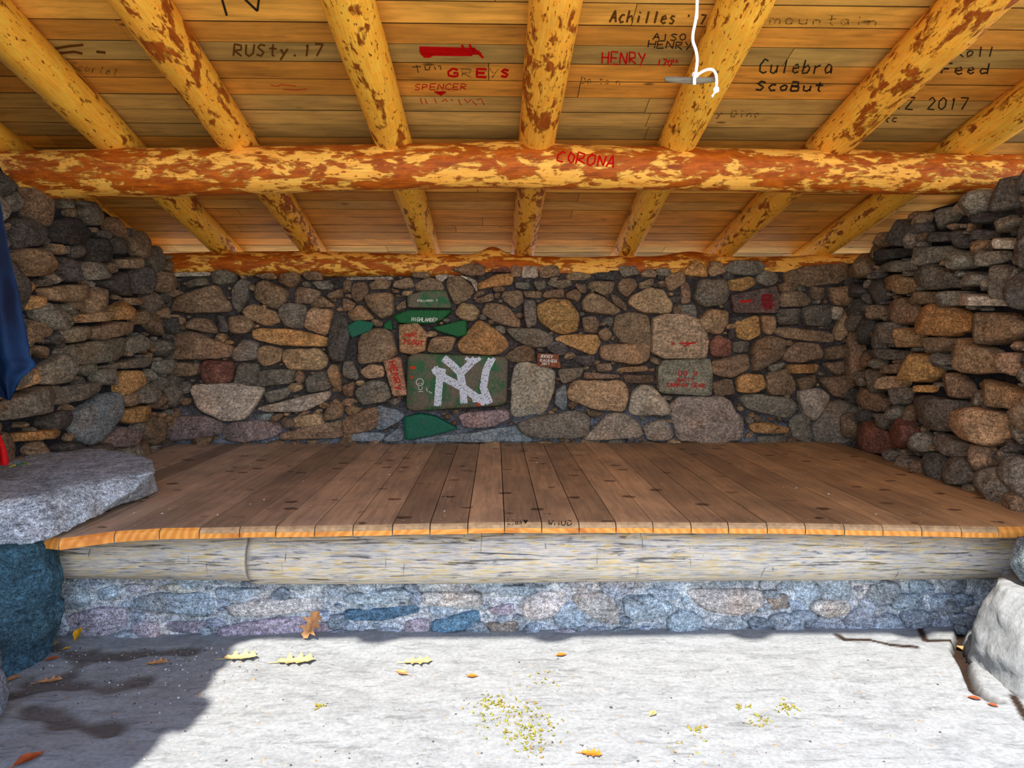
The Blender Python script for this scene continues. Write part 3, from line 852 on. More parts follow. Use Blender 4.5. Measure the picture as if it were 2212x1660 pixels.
def log(name, p0, p1, r0, r1, mat, seed, bumps=(), bow=lambda s: (0, 0), ns=110, na=40, rough=.05, parent=None, slant=(0, 0), **props):
    p0 = Vector(p0); p1 = Vector(p1); L = (p1-p0).length; X = (p1-p0).normalized()
    Z = Vector((0, 0, 1)); Y = Z.cross(X).normalized(); Z = X.cross(Y)
    vs = []; fs = []; mids = []
    for i in range(ns+1):
        s = i/ns; x = s*L; r = r0+(r1-r0)*s; by, bz = bow(s)
        for k in range(na):
            a = 2*math.pi*k/na
            q = 1+rough*noise.noise((x*1.5+seed, math.cos(a)*1.1, math.sin(a)*1.1+seed))+.35*rough*noise.noise((x*7+seed, math.cos(a)*3, math.sin(a)*3))
            for (bs, ba, bh, bw) in bumps:
                da = (a-ba+math.pi) % (2*math.pi)-math.pi
                q += bh*math.exp(-((x-bs)/bw)**2-(da/.7)**2)
            sl = slant[0]*math.sin(a)*(1-s)**8+slant[1]*math.sin(a)*s**8
            vs.append((x+sl, math.cos(a)*r*q+by, math.sin(a)*r*q+bz))
    for i in range(ns):
        for k in range(na): fs.append((i*na+k, (i+1)*na+k, (i+1)*na+(k+1) % na, i*na+(k+1) % na)); mids.append(0)
    for i, rev in ((0, 0), (ns, 1)):
        c = len(vs); by, bz = bow(i/ns); vs.append((i/ns*L, by, bz))
        for k in range(na):
            t = (i*na+k, i*na+(k+1) % na, c); fs.append(t if not rev else t[::-1]); mids.append(1)
    o = obj(name, vs, fs, [mat, M_WEATH if mat == M_WEATH else M_END], parent, None, mids, **props)
    o.matrix_world = Matrix(((X.x, Y.x, Z.x, p0.x), (X.y, Y.y, Z.y, p0.y), (X.z, Y.z, Z.z, p0.z), (0, 0, 0, 1)))
    return o
# rafters
raft = [(-3.04, -3.04, 'log rafter at the far left, mostly hidden by the stone wall', M_RAFT),
        (-2.30, -2.31, 'yellow log rafter with a sooty grey smudge, second from left', M_RAFT),
        (-1.57, -1.57, 'peeled log rafter with brown knot and wide orange patch near its upper end', M_RAFT2),
        (-.65, -.58, 'yellow log rafter between the RUSTY and GREYS writing', M_RAFT),
        (.27, .24, 'central log rafter, straight ahead, with long dark crack', M_RAFT2),
        (1.12, 1.13, 'log rafter right behind the hanging white cord', M_RAFT),
        (2.15, 1.97, 'thick log rafter with red brown bark patch, right of the SCOBUT writing', M_RAFT2),
        (3.03, 2.81, 'log rafter at the upper right, crossing the right frame edge', M_RAFT),
        (3.80, 3.58, 'rightmost log rafter, seen only above the right stone wall', M_RAFT)]
for i, (xa, xb, lab, m) in enumerate(raft):
    ya, yb = .75, 6.28; R0, R1 = (.135, .098) if i != 6 else (.155, .10)
    xa2 = xa+(xa-xb)*(3.15-ya)/(6-3.15); xb2 = xb-(xa-xb)*(yb-6)/(6-3.15)
    def za(y, R): return RB(y)+.108
    bw = [(1.2, 4.7, .12, .08), (3.4, 3.9, .10, .06)] if i == 2 else [(2.0+i*.1, 4.5, .08, .06)]
    log('log_rafter', (xa2, ya, za(ya, R0)), (xb2, yb, za(yb, R1)), R0, R1, m, i*7.3, bumps=bw, label=lab, category='rafter', group='round log rafters under the roof boards')
# main beam
zc = lambda x: float(np.interp(x, [-3, -1.5, 0, 1.2, 3.6], [2.468, 2.505, 2.545, 2.530, 2.500]))
bx0, bx1 = -2.98, 3.62
zA, zB = zc(bx0), zc(bx1)
beam = log('log_beam', (bx0, 4.27, zA), (bx1, 4.27, zB), .142, .122, M_BEAM, 3.3, rough=.045, ns=220, na=56, slant=(-.12, 0),
           bow=lambda s: (0.0, zc(bx0+(bx1-bx0)*s)-(zA+(zB-zA)*s)),
           bumps=[(3.05, math.pi/2, .10, .22), (1.5, math.pi/2, .05, .2), (.9, 4.5, .06, .15), (5.2, 1.4, .06, .2)],
           label='thick orange half-peeled log beam spanning the shelter, marked CORONA in red', category='beam')
plate = log('log_plate', (-2.98, 5.89, 2.09), (3.16, 5.89, 2.085), .108, .118, M_BEAM, 11.7, rough=.06, ns=220, na=48,
            bow=lambda s: (0, .02*math.sin(s*7)),
            bumps=[(2.96, math.pi/2, .62, .11), (4.05, math.pi/2, .12, .2), (4.65, math.pi/2, .38, .22), (5.4, math.pi/2, -.1, .3)],
            label='orange log lying on top of the back stone wall under the rafter ends', category='beam')

# ------------------------------------------------------------------ sleeping platform
plat = empty('sleeping_platform', (0, 3.3, 0), label='raised wooden sleeping platform of wide worn brown planks on a stone base', category='platform')
mb = MB(); r = random.Random(5)
edges = [105, 180, 265, 351, 435, 520, 597, 680, 762, 847, 928, 1010, 1090, 1171, 1252, 1332, 1412, 1494, 1574, 1656, 1735, 1815, 1893, 1971, 2050, 2125]
ex = [pz(u, 1140, .6) for u in edges]; ex = [(p.x*3.2/p.y) for p in ex]
ex = [ex[0]-.72, ex[0]-.54, ex[0]-.36, ex[0]-.18]+ex
while ex[-1] < 3.1: ex.append(ex[-1]+.178)
yf = lambda x: float(np.interp(x, [-3, -2.2, -1.95, -1.85, -1.6, 0, 1.2, 2.3, 3], [3.5, 3.3, 3.0, 3.10, 3.165, 3.228, 3.20, 3.10, 3.10]))
hole = []
for i, (a, b) in enumerate(zip(ex[:-1], ex[1:])):
    if b < -2.72 or b > 3.06: continue
    if b < -1.98: ya_ = yb_ = 3.34
    else:
        ya_, yb_ = yf(max(a, -2.0)), yf(b)
    xm = (a+b)/2; t = max(0, min(1, (xm+2)/4.5))
    c0 = (156, 136, 118); c1 = (166, 132, 92); base = lin(tuple(p*(1-t)+q*t for p, q in zip(c0, c1)))
    f = r.uniform(.70, 1.26); col = tuple(c*f for c in base)
    g = .0025; yb3 = 5.765; top = .6+r.uniform(-.0015, .0015)
    prof = [(0.0, -.05), (0.0, -.026), (.006, -.012), (.018, -.002), (.04, 0)]
    segs = 10; vs_ = []; fs_ = []; ms = []
    for (x, yy) in ((a+g, ya_), (b-g, yb_)):
        for (dy, dz) in prof: vs_.append((x, yy+dy, top+dz))
        for s in range(1, segs+1): vs_.append((x, yy+.04+(yb3-yy-.04)*s/segs, top))
        vs_.append((x, yb3, top-.05))
    n = len(prof)+segs+1
    for q in range(n-1): fs_.append((q, n+q, n+q+1, q+1)); ms.append(1 if q < 1 or (q < 3 and (a < -1.45 or a > 2.2)) else (2 if q < 3 else 0))
    fs_.append(tuple(range(n))); ms.append(0); fs_.append(tuple(range(2*n-1, n-1, -1))); ms.append(0)
    fs_.append((n-1, 2*n-1, n, 0)); ms.append(0)
    mb.add(vs_, fs_, col, ms)
deck = mb.build('deck', [M_DECK, M_DEND, mat_flat('worn_plank_nosing', lin((178, 146, 108)), .7, .3, 30)], plat, smooth=False); deck.location = (0, -3.3, 0)
# front edge logs
lx = pz(540, 1200, .45); sx_ = py(540, 1210, 3.27).x
log1 = log('edge_log', (sx_-.005, 3.385, .406), (2.70, 3.385, .395), .146, .142, M_WEATH, 21, rough=.03, ns=160,
           label='long weathered grey log along the front edge under the planks', category='log', group='front edge logs')
log2 = log('edge_log', (-2.14, 3.385, .425), (sx_-.018, 3.385, .414), .124, .136, M_WEATH, 33, rough=.03, ns=60, slant=(.05, 0),
           label='shorter blue-grey edge log at the left beside the dark upright stone', category='log', group='front edge logs')
# white crumbs and flakes scattered on the planks
mb = MB(); r = random.Random(12)
def chip(mb, p, s, r, col, flat=.4):
    n = 6; vs_ = []; off = r.uniform(0, 6)
    for k in range(n):
        a = 2*math.pi*k/n+off; q = s*r.uniform(.6, 1.2); vs_.append((p[0]+math.cos(a)*q, p[1]+math.sin(a)*q, p[2]))
    for k in range(n):
        a = 2*math.pi*k/n+off; q = s*r.uniform(.3, .6); vs_.append((p[0]+math.cos(a)*q, p[1]+math.sin(a)*q, p[2]+s*flat))
    mb.add(vs_, [(k, (k+1) % n, n+(k+1) % n, n+k) for k in range(n)]+[tuple(range(n, 2*n))], col)
for _ in range(260):
    x = r.uniform(-1.9, 2.6); y = r.uniform(3.3, 5.7)
    chip(mb, (x, y, .600), abs(r.gauss(.0022, .0014))+.0012, r, lin((215, 215, 212)))
for u, v in ((842, 1026), (822, 985), (570, 1080), (655, 1040), (1160, 1000), (960, 1105), (350, 1110), (470, 1113), (700, 965), (1720, 1055), (1790, 1068), (530, 983)):
    p = pz(u, v, .6); chip(mb, p, .008, r, lin((225, 228, 230)))
mb.build('crumbs', mat_flat('white_crumbs', lin((215, 215, 212))), kind='stuff', label='small white crumbs and flakes scattered over the plank platform', category='debris')
# nail heads near the front plank ends
M_NAIL = mat_flat('nail_steel', lin((190, 200, 212)), .4); nail0 = None
for a, b in zip(ex[:-1], ex[1:]):
    if b < -1.9 or a > 2.6: continue
    for f in (.25, .75):
        x = a+(b-a)*f; y = yf(x)+.075+r.uniform(-.01, .01)
        if nail0 is None:
            mb = MB(); chip(mb, (0, 0, 0), .0045, r, (1, 1, 1), .2); nail0 = mb.build('nail', M_NAIL, plat); o = nail0
        else: o = nail0.copy(); COL.objects.link(o)
        o.parent = plat; o.location = (x, y-3.3, .601)

# ------------------------------------------------------------------ writing
G = {
 'A': [[(0, 0), (.5, 1), (1, 0)], [(.2, .4), (.85, .4)]], 'B': [[(0, 0), (0, 1), (.7, .95), (.75, .6), (0, .5)], [(0, .5), (.9, .42), (.85, .05), (0, 0)]],
 'C': [[(1, .85), (.5, 1), (.05, .6), (.1, .15), (.6, 0), (1, .12)]], 'D': [[(0, 0), (0, 1), (.7, .85), (.95, .45), (.6, .05), (0, 0)]],
 'E': [[(1, 1), (0, 1), (0, 0), (1, 0)], [(0, .5), (.8, .5)]], 'F': [[(1, 1), (0, 1), (0, 0)], [(0, .5), (.7, .5)]],
 'G': [[(1, .85), (.5, 1), (.05, .6), (.1, .1), (.6, 0), (1, .1), (1, .45), (.55, .45)]], 'H': [[(0, 0), (0, 1)], [(1, 0), (1, 1)], [(0, .5), (1, .5)]],
 'I': [[(.5, 0), (.5, 1)]], 'J': [[(.9, 1), (.9, .2), (.5, 0), (.1, .15)]], 'K': [[(0, 0), (0, 1)], [(.95, 1), (0, .45), (1, 0)]],
 'L': [[(0, 1), (0, 0), (.9, 0)]], 'M': [[(0, 0), (.1, 1), (.5, .35), (.9, 1), (1, 0)]], 'N': [[(0, 0), (0, 1), (1, 0), (1, 1)]],
 'O': [[(.5, 1), (.05, .7), (.1, .2), (.5, 0), (.95, .3), (.9, .8), (.5, 1)]], 'P': [[(0, 0), (0, 1), (.85, .9), (.85, .55), (0, .45)]],
 'R': [[(0, 0), (0, 1), (.85, .9), (.8, .55), (0, .45), (1, 0)]], 'S': [[(.95, .88), (.4, 1), (.05, .72), (.85, .35), (.6, .02), (0, .1)]],
 'T': [[(0, 1), (1, 1)], [(.5, 1), (.5, 0)]], 'U': [[(0, 1), (.05, .2), (.5, 0), (.95, .2), (1, 1)]], 'V': [[(0, 1), (.5, 0), (1, 1)]],
 'W': [[(0, 1), (.25, 0), (.5, .7), (.75, 0), (1, 1)]], 'Y': [[(0, 1), (.5, .5)], [(1, 1), (.3, -.1)]], 'Z': [[(0, 1), (1, 1), (0, 0), (1, 0)]],
 'a': [[(.85, .6), (.4, .7), (.1, .35), (.3, .02), (.8, .2), (.85, .6), (.95, 0)]], 'b': [[(.1, 1), (.05, 0), (.7, .05), (.9, .35), (.6, .6), (.1, .4)]],
 'c': [[(.9, .6), (.4, .65), (.1, .3), (.4, 0), (.9, .08)]], 'd': [[(.9, 1), (.9, 0)], [(.85, .5), (.4, .6), (.1, .3), (.4, 0), (.85, .15)]],
 'e': [[(.1, .35), (.85, .4), (.6, .68), (.2, .55), (.15, .15), (.5, 0), (.9, .12)]], 'h': [[(.05, 0), (.1, 1)], [(.08, .4), (.6, .6), (.85, .4), (.85, 0)]],
 'i': [[(.5, 0), (.5, .6)], [(.48, .82), (.55, .9)]], 'l': [[(.5, 0), (.5, 1)]], 'n': [[(.1, 0), (.1, .6)], [(.1, .45), (.6, .6), (.85, .4), (.85, 0)]],
 'o': [[(.5, .65), (.1, .4), (.3, 0), (.8, .1), (.85, .5), (.5, .65)]], 'r': [[(.15, 0), (.15, .6)], [(.15, .4), (.8, .62)]],
 's': [[(.85, .6), (.35, .65), (.2, .45), (.8, .25), (.6, 0), (.1, .05)]], 't': [[(.5, 1), (.5, .1), (.8, 0)], [(.1, .65), (.95, .65)]],
 'u': [[(.1, .6), (.15, .1), (.6, 0), (.85, .2)], [(.88, .62), (.9, 0)]], 'y': [[(.1, .6), (.45, .15)], [(.95, .65), (.2, -.35)]],
 'm': [[(0, 0), (0, .6), (.3, .6), (.45, .4), (.45, 0)], [(.45, .45), (.8, .6), (.95, .4), (.95, 0)]],
 '0': [[(.5, 1), (.05, .7), (.1, .2), (.5, 0), (.95, .3), (.9, .8), (.5, 1)]], '1': [[(.35, .8), (.55, 1), (.5, 0)]], '2': [[(.1, .8), (.5, 1), (.9, .75), (.1, 0), (1, 0)]],
 '7': [[(0, 1), (1, 1), (.35, 0)]], '.': [[(.4, 0), (.55, .08)]], "'": [[(.5, 1), (.4, .75)]], ' ': []}
def bvh(o):
    me = o.data; mw = o.matrix_world if o.parent is None else o.matrix_basis
    if o.parent is plat: mw = Matrix.Identity(4)
    return BVHTree.FromPolygons([mw @ v.co for v in me.vertices], [tuple(p.vertices) for p in me.polygons])
BV = {}
def cast(key, u, v, lift=.0025):
    if key.name not in BV: BV[key.name] = bvh(key)
    d = ray(u, v).normalized(); loc, nn, _, _ = BV[key.name].ray_cast(EYE, d)
    return None if loc is None else loc-d*lift
def ribbon(mb, key, pts, w, lift=.0025, closed=False):
    """a painted stroke laid on the surface of object `key`; w = stroke width in photo pixels"""
    P = []
    for a, b in zip(pts[:-1], pts[1:]):
        n = max(1, int(math.hypot(b[0]-a[0], b[1]-a[1])/4))
        for k in range(n): P.append((a[0]+(b[0]-a[0])*k/n, a[1]+(b[1]-a[1])*k/n))
    P.append(pts[-1]); L = []
    for i, p in enumerate(P):
        a = P[max(i-1, 0)]; b = P[min(i+1, len(P)-1)]; t = (b[0]-a[0], b[1]-a[1]); m = math.hypot(*t) or 1
        nx_, ny_ = -t[1]/m*w/2, t[0]/m*w/2
        q0 = cast(key, p[0]+nx_, p[1]+ny_, lift); q1 = cast(key, p[0]-nx_, p[1]-ny_, lift); qm = cast(key, p[0], p[1], lift)
        L.append((q0, qm, q1))
    for A_, B_ in zip(L[:-1], L[1:]):
        for k in (0, 1):
            q = [A_[k], B_[k], B_[k+1], A_[k+1]]
            if any(x is None for x in q): continue
            if max((q[0]-x).length for x in q) > .12: continue
            mb.add(q, [(0, 1, 2, 3)])
def world_parent(o, parent):
    if parent is plat: o.location = (0, -3.3, 0)
    elif parent.type == 'MESH' and parent.matrix_world != Matrix.Identity(4) and parent.parent is None:
        o.matrix_parent_inverse = parent.matrix_world.inverted()
def write(key, parent, text, x0, y0, x1, y1, h, mat, w=3.0, slant=.1, name='writing', label=None, wob=.06, vert=False, seed=1, lift=.0025):
    mb = MB(); r = random.Random(seed+len(text)); n = len(text); dx = (x1-x0)/n; dy = (y1-y0)/n
    L = math.hypot(dx, dy); ax = (dx/L, dy/L); up = (ax[1], -ax[0])
    for i, ch in enumerate(text):
        for s in G.get(ch, []):
            pts = []
            for (a, b) in s:
                a = (a+r.uniform(-wob, wob))*.72+.1+slant*b; b = (b+r.uniform(-wob, wob))*h
                pts.append((x0+dx*i+ax[0]*a*L+up[0]*b, y0+dy*i+ax[1]*a*L+up[1]*b))
            ribbon(mb, key, pts, w, lift)
    o = mb.build(name, mat, parent)
    world_parent(o, parent)
    o['label'] = label or ('handwritten %s' % text.strip())
    return o
def strokes(key, parent, L, w, mat, name='scribble', label=None, lift=.0025):
    mb = MB()
    for s in L: ribbon(mb, key, s, w, lift)
    o = mb.build(name, mat, parent); world_parent(o, parent)
    if label: o['label'] = label
    return o
bpy.context.view_layer.update()
C_ = ceiling
write(C_, C_, 'RUSty.17', 502, 121, 700, 121, 25, P_BRN, 4.2, label='RUSTY.17 in brown marker', wob=.03)
write(C_, C_, 'Achilles ', 1315, 48, 1478, 52, 26, P_BRN, 4.6, .3, label='Achilles in brown marker', wob=.02)
write(C_, C_, "'17", 1478, 52, 1525, 54, 22, P_BRN, 4.0, .2, label="'17 in brown marker")
write(C_, C_, 'AlSO', 1408, 86, 1484, 88, 14, P_BLK, 2.6, label='ALSO in small black letters')
write(C_, C_, 'HENRY', 1398, 103, 1496, 108, 16, P_BLK, 2.6, label='HENRY in small black letters', seed=3)
write(C_, C_, 'HENRY', 1298, 138, 1396, 140, 26, P_RED, 3.2, .05, label='HENRY in red capitals')
write(C_, C_, '170', 1418, 141, 1452, 143, 13, P_RED, 3.0, label='170th in small red figures')
write(C_, C_, 'th', 1450, 136, 1466, 137, 8, P_RED, 2.0, label='raised th after 170')
strokes(C_, C_, [[(906, 103), (1026, 106)], [(906, 107), (1030, 109)], [(906, 111), (1036, 112)], [(908, 115), (1040, 116)], [(910, 118), (1020, 119)],
                 [(914, 122), (926, 123), (934, 119)], [(998, 97), (1004, 112)], [(1014, 96), (1024, 118)], [(1022, 104), (1044, 125)]], 5.2, P_RED, label='name blotted out in solid red')
strokes(C_, C_, [[(890, 145), (910, 144)], [(900, 141), (904, 158)], [(918, 142), (919, 151)], [(918, 151), (927, 151), (929, 143)], [(938, 144), (941, 151)], [(946, 143), (952, 143), (952, 151)]], 1.8, P_BLK, label='thin black figures left of GREYS')
write(C_, C_, 'G', 964, 165, 994, 166, 17, P_RED, 5.0, 0, wob=0, label='bold red G of GREYS')
write(C_, C_, 'R', 995, 166, 1024, 167, 18, P_BRF, 3.0, 0, label='outlined R of GREYS')
write(C_, C_, 'E', 1027, 166, 1056, 167, 17, P_RED, 5.2, 0, wob=0, label='bold red E of GREYS')
write(C_, C_, 'Y', 1054, 166, 1080, 167, 17, P_BRF, 3.0, 0, label='outlined Y of GREYS')
write(C_, C_, 'S', 1080, 166, 1103, 167, 16, P_RED, 5.4, 0, wob=0, label='bold red S of GREYS')
write(C_, C_, 'SPENCER', 894, 195, 1010, 194, 13, P_RED, 2.0, .1, label='SPENCER in thin red capitals')
strokes(C_, C_, [[(939, 199), (951, 200), (958, 199), (963, 200)], [(943, 201), (960, 201)], [(947, 203), (957, 203)], [(951, 205), (954, 206)]], 4.2, P_RED, 'heart', 'small red heart below SPENCER')
strokes(C_, C_, [[(908, 212), (912, 225)], [(918, 213), (922, 224)], [(938, 213), (943, 223)], [(955, 220), (962, 214), (966, 220)], [(974, 214), (978, 218)], [(990, 214), (996, 228)],
                 [(1003, 214), (1010, 222), (1018, 215)], [(1020, 218), (1030, 228)], [(1030, 216), (1040, 214), (1046, 228)]], 2.0, P_REDF, label='faded red letters under the heart')
write(C_, C_, 'Culebra', 1636, 158, 1800, 160, 30, P_BLK, 3.4, .25, label='Culebra in black script', wob=.03)
write(C_, C_, 'ScoBut', 1630, 195, 1780, 198, 20, P_BLK, 4.0, .2, label='ScoBut in heavy black script', wob=.03)
write(C_, C_, 'Roll', 2062, 122, 2150, 122, 20, P_BLK, 3.0, .2, label='Roll in black at the upper right')
write(C_, C_, 'Feed', 2030, 160, 2138, 160, 22, P_BLK, 3.4, .2, label='Feed in black under Roll')
write(C_, C_, 'TZ 2017', 1930, 236, 2092, 238, 26, P_BLK, 3.0, .2, label='TZ 2017 in black', wob=.03)
write(C_, C_, 'tc', 1908, 264, 1940, 264, 14, P_BLK, 2.6, label='small black tc')
write(C_, C_, 'yzDino', 1545, 252, 1642, 254, 15, P_BRF, 3.0, .2, label='faded brown lettering behind the cord')
write(C_, C_, 'Dowtown', 1254, 180, 1342, 184, 14, P_BRF, 2.6, .1, label='faded brown lettering left of the cord')
write(C_, C_, 'mountain', 1660, 52, 1900, 56, 20, P_BRF, 3.0, .1, label='very faint lettering high on the right')
write(C_, C_, 'Scarlet', 150, 150, 255, 165, 16, P_BRF, 2.6, .2, label='scratchy brown scrawl on the left boards')
strokes(C_, C_, [[(585, 184), (600, 187), (606, 183), (640, 186)], [(612, 193), (640, 195), (664, 192)]], 1.6, P_REDF, label='two tiny faded red lines')
strokes(C_, C_, [[(480, 0), (490, 34)], [(520, -10), (556, 24)], [(556, 24), (560, -8)]], 5.0, P_BLK, label='end of a large black letter at the top')
strokes(C_, C_, [[(118, 105), (150, 100), (180, 97)], [(118, 116), (160, 112), (178, 116)], [(208, 112), (228, 114)]], 5.5, P_BRN, 'knot_mark', 'dark curled knot grain in one board')
write(beam, beam, 'CORONA', 1200, 350, 1330, 362, 24, P_RED, 3.6, .1, label='CORONA in thin red capitals', wob=.12, seed=5)
write(deck, plat, 'Lion', 1096, 1134, 1128, 1134, 12, P_BLK, 1.8, .1, label='small pencilled Lion on a plank end')
strokes(deck, plat, [[(1131, 1124), (1135, 1127), (1139, 1124)], [(1132, 1127), (1139, 1127)], [(1134, 1130), (1137, 1130)]], 3.2, P_BLK, 'heart', 'small dark heart after Lion')
write(deck, plat, 'WMUD', 1182, 1135, 1238, 1136, 11, P_BLK, 1.8, .1, label='small pencilled MUD on a plank end')
# big NY
ny = [[(938, 795), (950, 812), (945, 878)], [(938, 797), (962, 818), (1000, 838), (1052, 874)], [(1064, 772), (1050, 800), (1044, 838), (1058, 872)],
      [(958, 774), (976, 788), (994, 806), (1000, 836), (1002, 872)], [(1036, 770), (1022, 780), (998, 804)], [(1008, 770), (1016, 776), (1036, 772)],
      [(1020, 862), (1054, 858)], [(936, 800), (962, 806)]]
strokes(s_ny, s_ny, ny, 16.0, P_WHT, 'white_monogram', 'interlocked NY in thick chalky white paint', .004)
strokes(s_ny, s_ny, [[(901+8*math.cos(a/10*2*math.pi)+6, 826+8*math.sin(a/10*2*math.pi)) for a in range(11)], [(903, 829), (906, 829)], [(909, 829), (912, 829)], [(904, 836), (905, 842), (912, 842), (912, 836)],
                     [(904, 846), (914, 846)], [(921, 838), (923, 846)], [(926, 846), (933, 850)]], 1.4, P_WHF, 'skull_doodle', 'tiny white skull doodle', .004)
strokes(s_ny, s_ny, [[(886, 794), (897, 795)], [(887, 816), (892, 816)], [(1032, 875), (1042, 872)]], 6.5, P_ORG, 'red_dabs', 'orange red paint dabs', .004)
write(s_high, s_high, 'HIGHLANDER', 889, 694, 946, 696, 8.5, P_WHF, 1.5, 0, wob=.03, label='HIGHLANDER in white capitals', lift=.004)
write(s_up, s_up, 'FULLMOON 74', 902, 652, 950, 652, 4.5, P_WHF, 1.2, 0, label='tiny worn white lettering', lift=.004)
write(s_henry, s_henry, 'HENRY', 840, 782, 856, 846, 13, P_REDF, 3.0, 0, label='HENRY in red running down the stone', lift=.004)
write(s_sc, s_sc, 'NAME', 872, 729, 902, 727, 9, P_REDF, 2.0, 0, label='faded red upper line', lift=.004)
write(s_sc, s_sc, 'SCOUT', 870, 742, 914, 748, 10, P_REDF, 2.4, 0, label='faded red lower line', lift=.004)
write(s_jer, s_jer, 'JERSEY', 1166, 772, 1194, 774, 6, P_WHF, 1.5, 0, label='JERSEY in white', lift=.004)
write(s_jer, s_jer, 'RAUNER', 1166, 781, 1204, 784, 6, P_WHF, 1.5, 0, label='second white line', lift=.004)
write(s_jer, s_jer, '2011', 1170, 788, 1188, 789, 5, P_WHF, 1.4, 0, label='white figures', lift=.004)
write(s_do, s_do, 'DO W', 1465, 812, 1508, 812, 10, P_REDF, 2.0, 0, label='first red line', lift=.004)
write(s_do, s_do, 'BASIC', 1462, 825, 1500, 825, 8, P_REDF, 1.8, 0, label='second red line', lift=.004)
write(s_do, s_do, 'CAMPIN GEAR', 1440, 836, 1524, 838, 9, P_REDF, 2.0, 0, label='CAMPIN GEAR in red', lift=.004)
strokes(s_w1, s_w1, [[(1468, 742), (1504, 741)], [(1478, 748), (1500, 739)], [(1450, 744), (1458, 742)]], 3.0, P_REDF, 'red_scratches', None, .004)
strokes(s_rd, s_rd, [[(1646, 640), (1668, 640)], [(1644, 648), (1672, 649)], [(1646, 657), (1672, 658)], [(1650, 665), (1668, 665)]], 8.0, P_SMEAR, 'red_smear', 'deep red paint smear', .004)
strokes(s_rd, s_rd, [[(1598, 652), (1625, 650)]], 5.0, P_REDF, 'red_smear', None, .004)

# ------------------------------------------------------------------ rocks and benches
def rock(name, topo, boto, mat, col, ztop, zbot, seed, amp=.02, rings=9, n=80, parent=None, topamp=.3, **props):
    """solid rock between an upper and a lower outline (world xy), with a rounded broken rim"""
    T = resample(chaikin(topo, 2), n); Bt = resample(chaikin(boto, 2), n)
    cx = sum(p[0] for p in T)/n; cy = sum(p[1] for p in T)/n
    k0 = min(range(n), key=lambda k: (Bt[k][0]-T[0][0])**2+(Bt[k][1]-T[0][1])**2); Bt = Bt[k0:]+Bt[:k0]
    prof = []
    for k in (.25, .5, .75, .9, .97): prof.append(('t', k, 0))
    for k in range(rings+1): prof.append(('s', k/rings, 0))
    for k in (.9, .6, .3): prof.append(('b', k, 0))
    V = []; F = []
    c = [sum(p[0] for p in Bt)/n, sum(p[1] for p in Bt)/n]
    for kind, k, _ in prof:
        for i in range(n):
            if kind == 't': x = cx+(T[i][0]-cx)*k; y = cy+(T[i][1]-cy)*k; z = ztop
            elif kind == 'b': x = c[0]+(Bt[i][0]-c[0])*k; y = c[1]+(Bt[i][1]-c[1])*k; z = zbot
            else:
                rd = .022*math.sin(k*math.pi)
                x = T[i][0]*(1-k)+Bt[i][0]*k; y = T[i][1]*(1-k)+Bt[i][1]*k
                dx_, dy_ = x-cx, y-cy; m = math.hypot(dx_, dy_) or 1; x += dx_/m*rd; y += dy_/m*rd
                z = ztop+(zbot-ztop)*k
                if k == 0: z -= .006
            nv = Vector((noise.noise((x*7+seed, y*7, z*7)), noise.noise((x*7, y*7+seed, z*7+5)), noise.noise((x*7+3, y*7, z*7+seed))))
            nf = Vector((noise.noise((x*24+seed, y*24, z*24)), noise.noise((x*24, y*24+seed, z*24+5)), noise.noise((x*24+3, y*24, z*24+seed))))
            a = amp*(topamp if kind == 't' else 1)
            V.append(Vector((x, y, z))+nv*a*1.6+nf*a*.6)
    R_ = len(prof)
    for r_ in range(R_-1):
        for i in range(n): F.append((r_*n+i, (r_+1)*n+i, (r_+1)*n+(i+1) % n, r_*n+(i+1) % n))
    V.append(Vector((cx, cy, ztop))); V.append(Vector((c[0], c[1], zbot)))
    for i in range(n): F.append((i, (i+1) % n, len(V)-2)); F.append(((R_-1)*n+(i+1) % n, (R_-1)*n+i, len(V)-1))
    return obj(name, V, F, mat, parent, [col]*len(V), **props)
top_px = [(-260, 1012), (0, 994), (60, 984), (120, 977), (165, 971), (235, 969), (290, 980), (322, 994), (338, 1010), (320, 1022), (270, 1028), (217, 1036), (150, 1048), (80, 1072), (0, 1082), (-260, 1130)]
bot_px = [(-260, 1090), (0, 1075), (120, 1050), (200, 1040), (300, 1044), (336, 1052), (342, 1060), (300, 1082), (240, 1110), (190, 1130), (130, 1155), (60, 1176), (0, 1176), (-260, 1190)]
TT = [tuple(pz(u, v, .79)[:2]) for u, v in top_px]; BB = [tuple(pz(u, v, .625)[:2]) for u, v in bot_px]
def clampx(L): return [(max(x, -2.80), y) for x, y in L]
M_SLAB = mat_stone('pale_bench_granite', 1.3)
slab = rock('bench_slab', clampx(TT), clampx(BB), M_SLAB, lin((168, 178, 188)), .79, .628, 4.0, amp=.018, n=140, rings=14,
            label='thick pale grey stone slab serving as a bench at the left', category='stone slab')
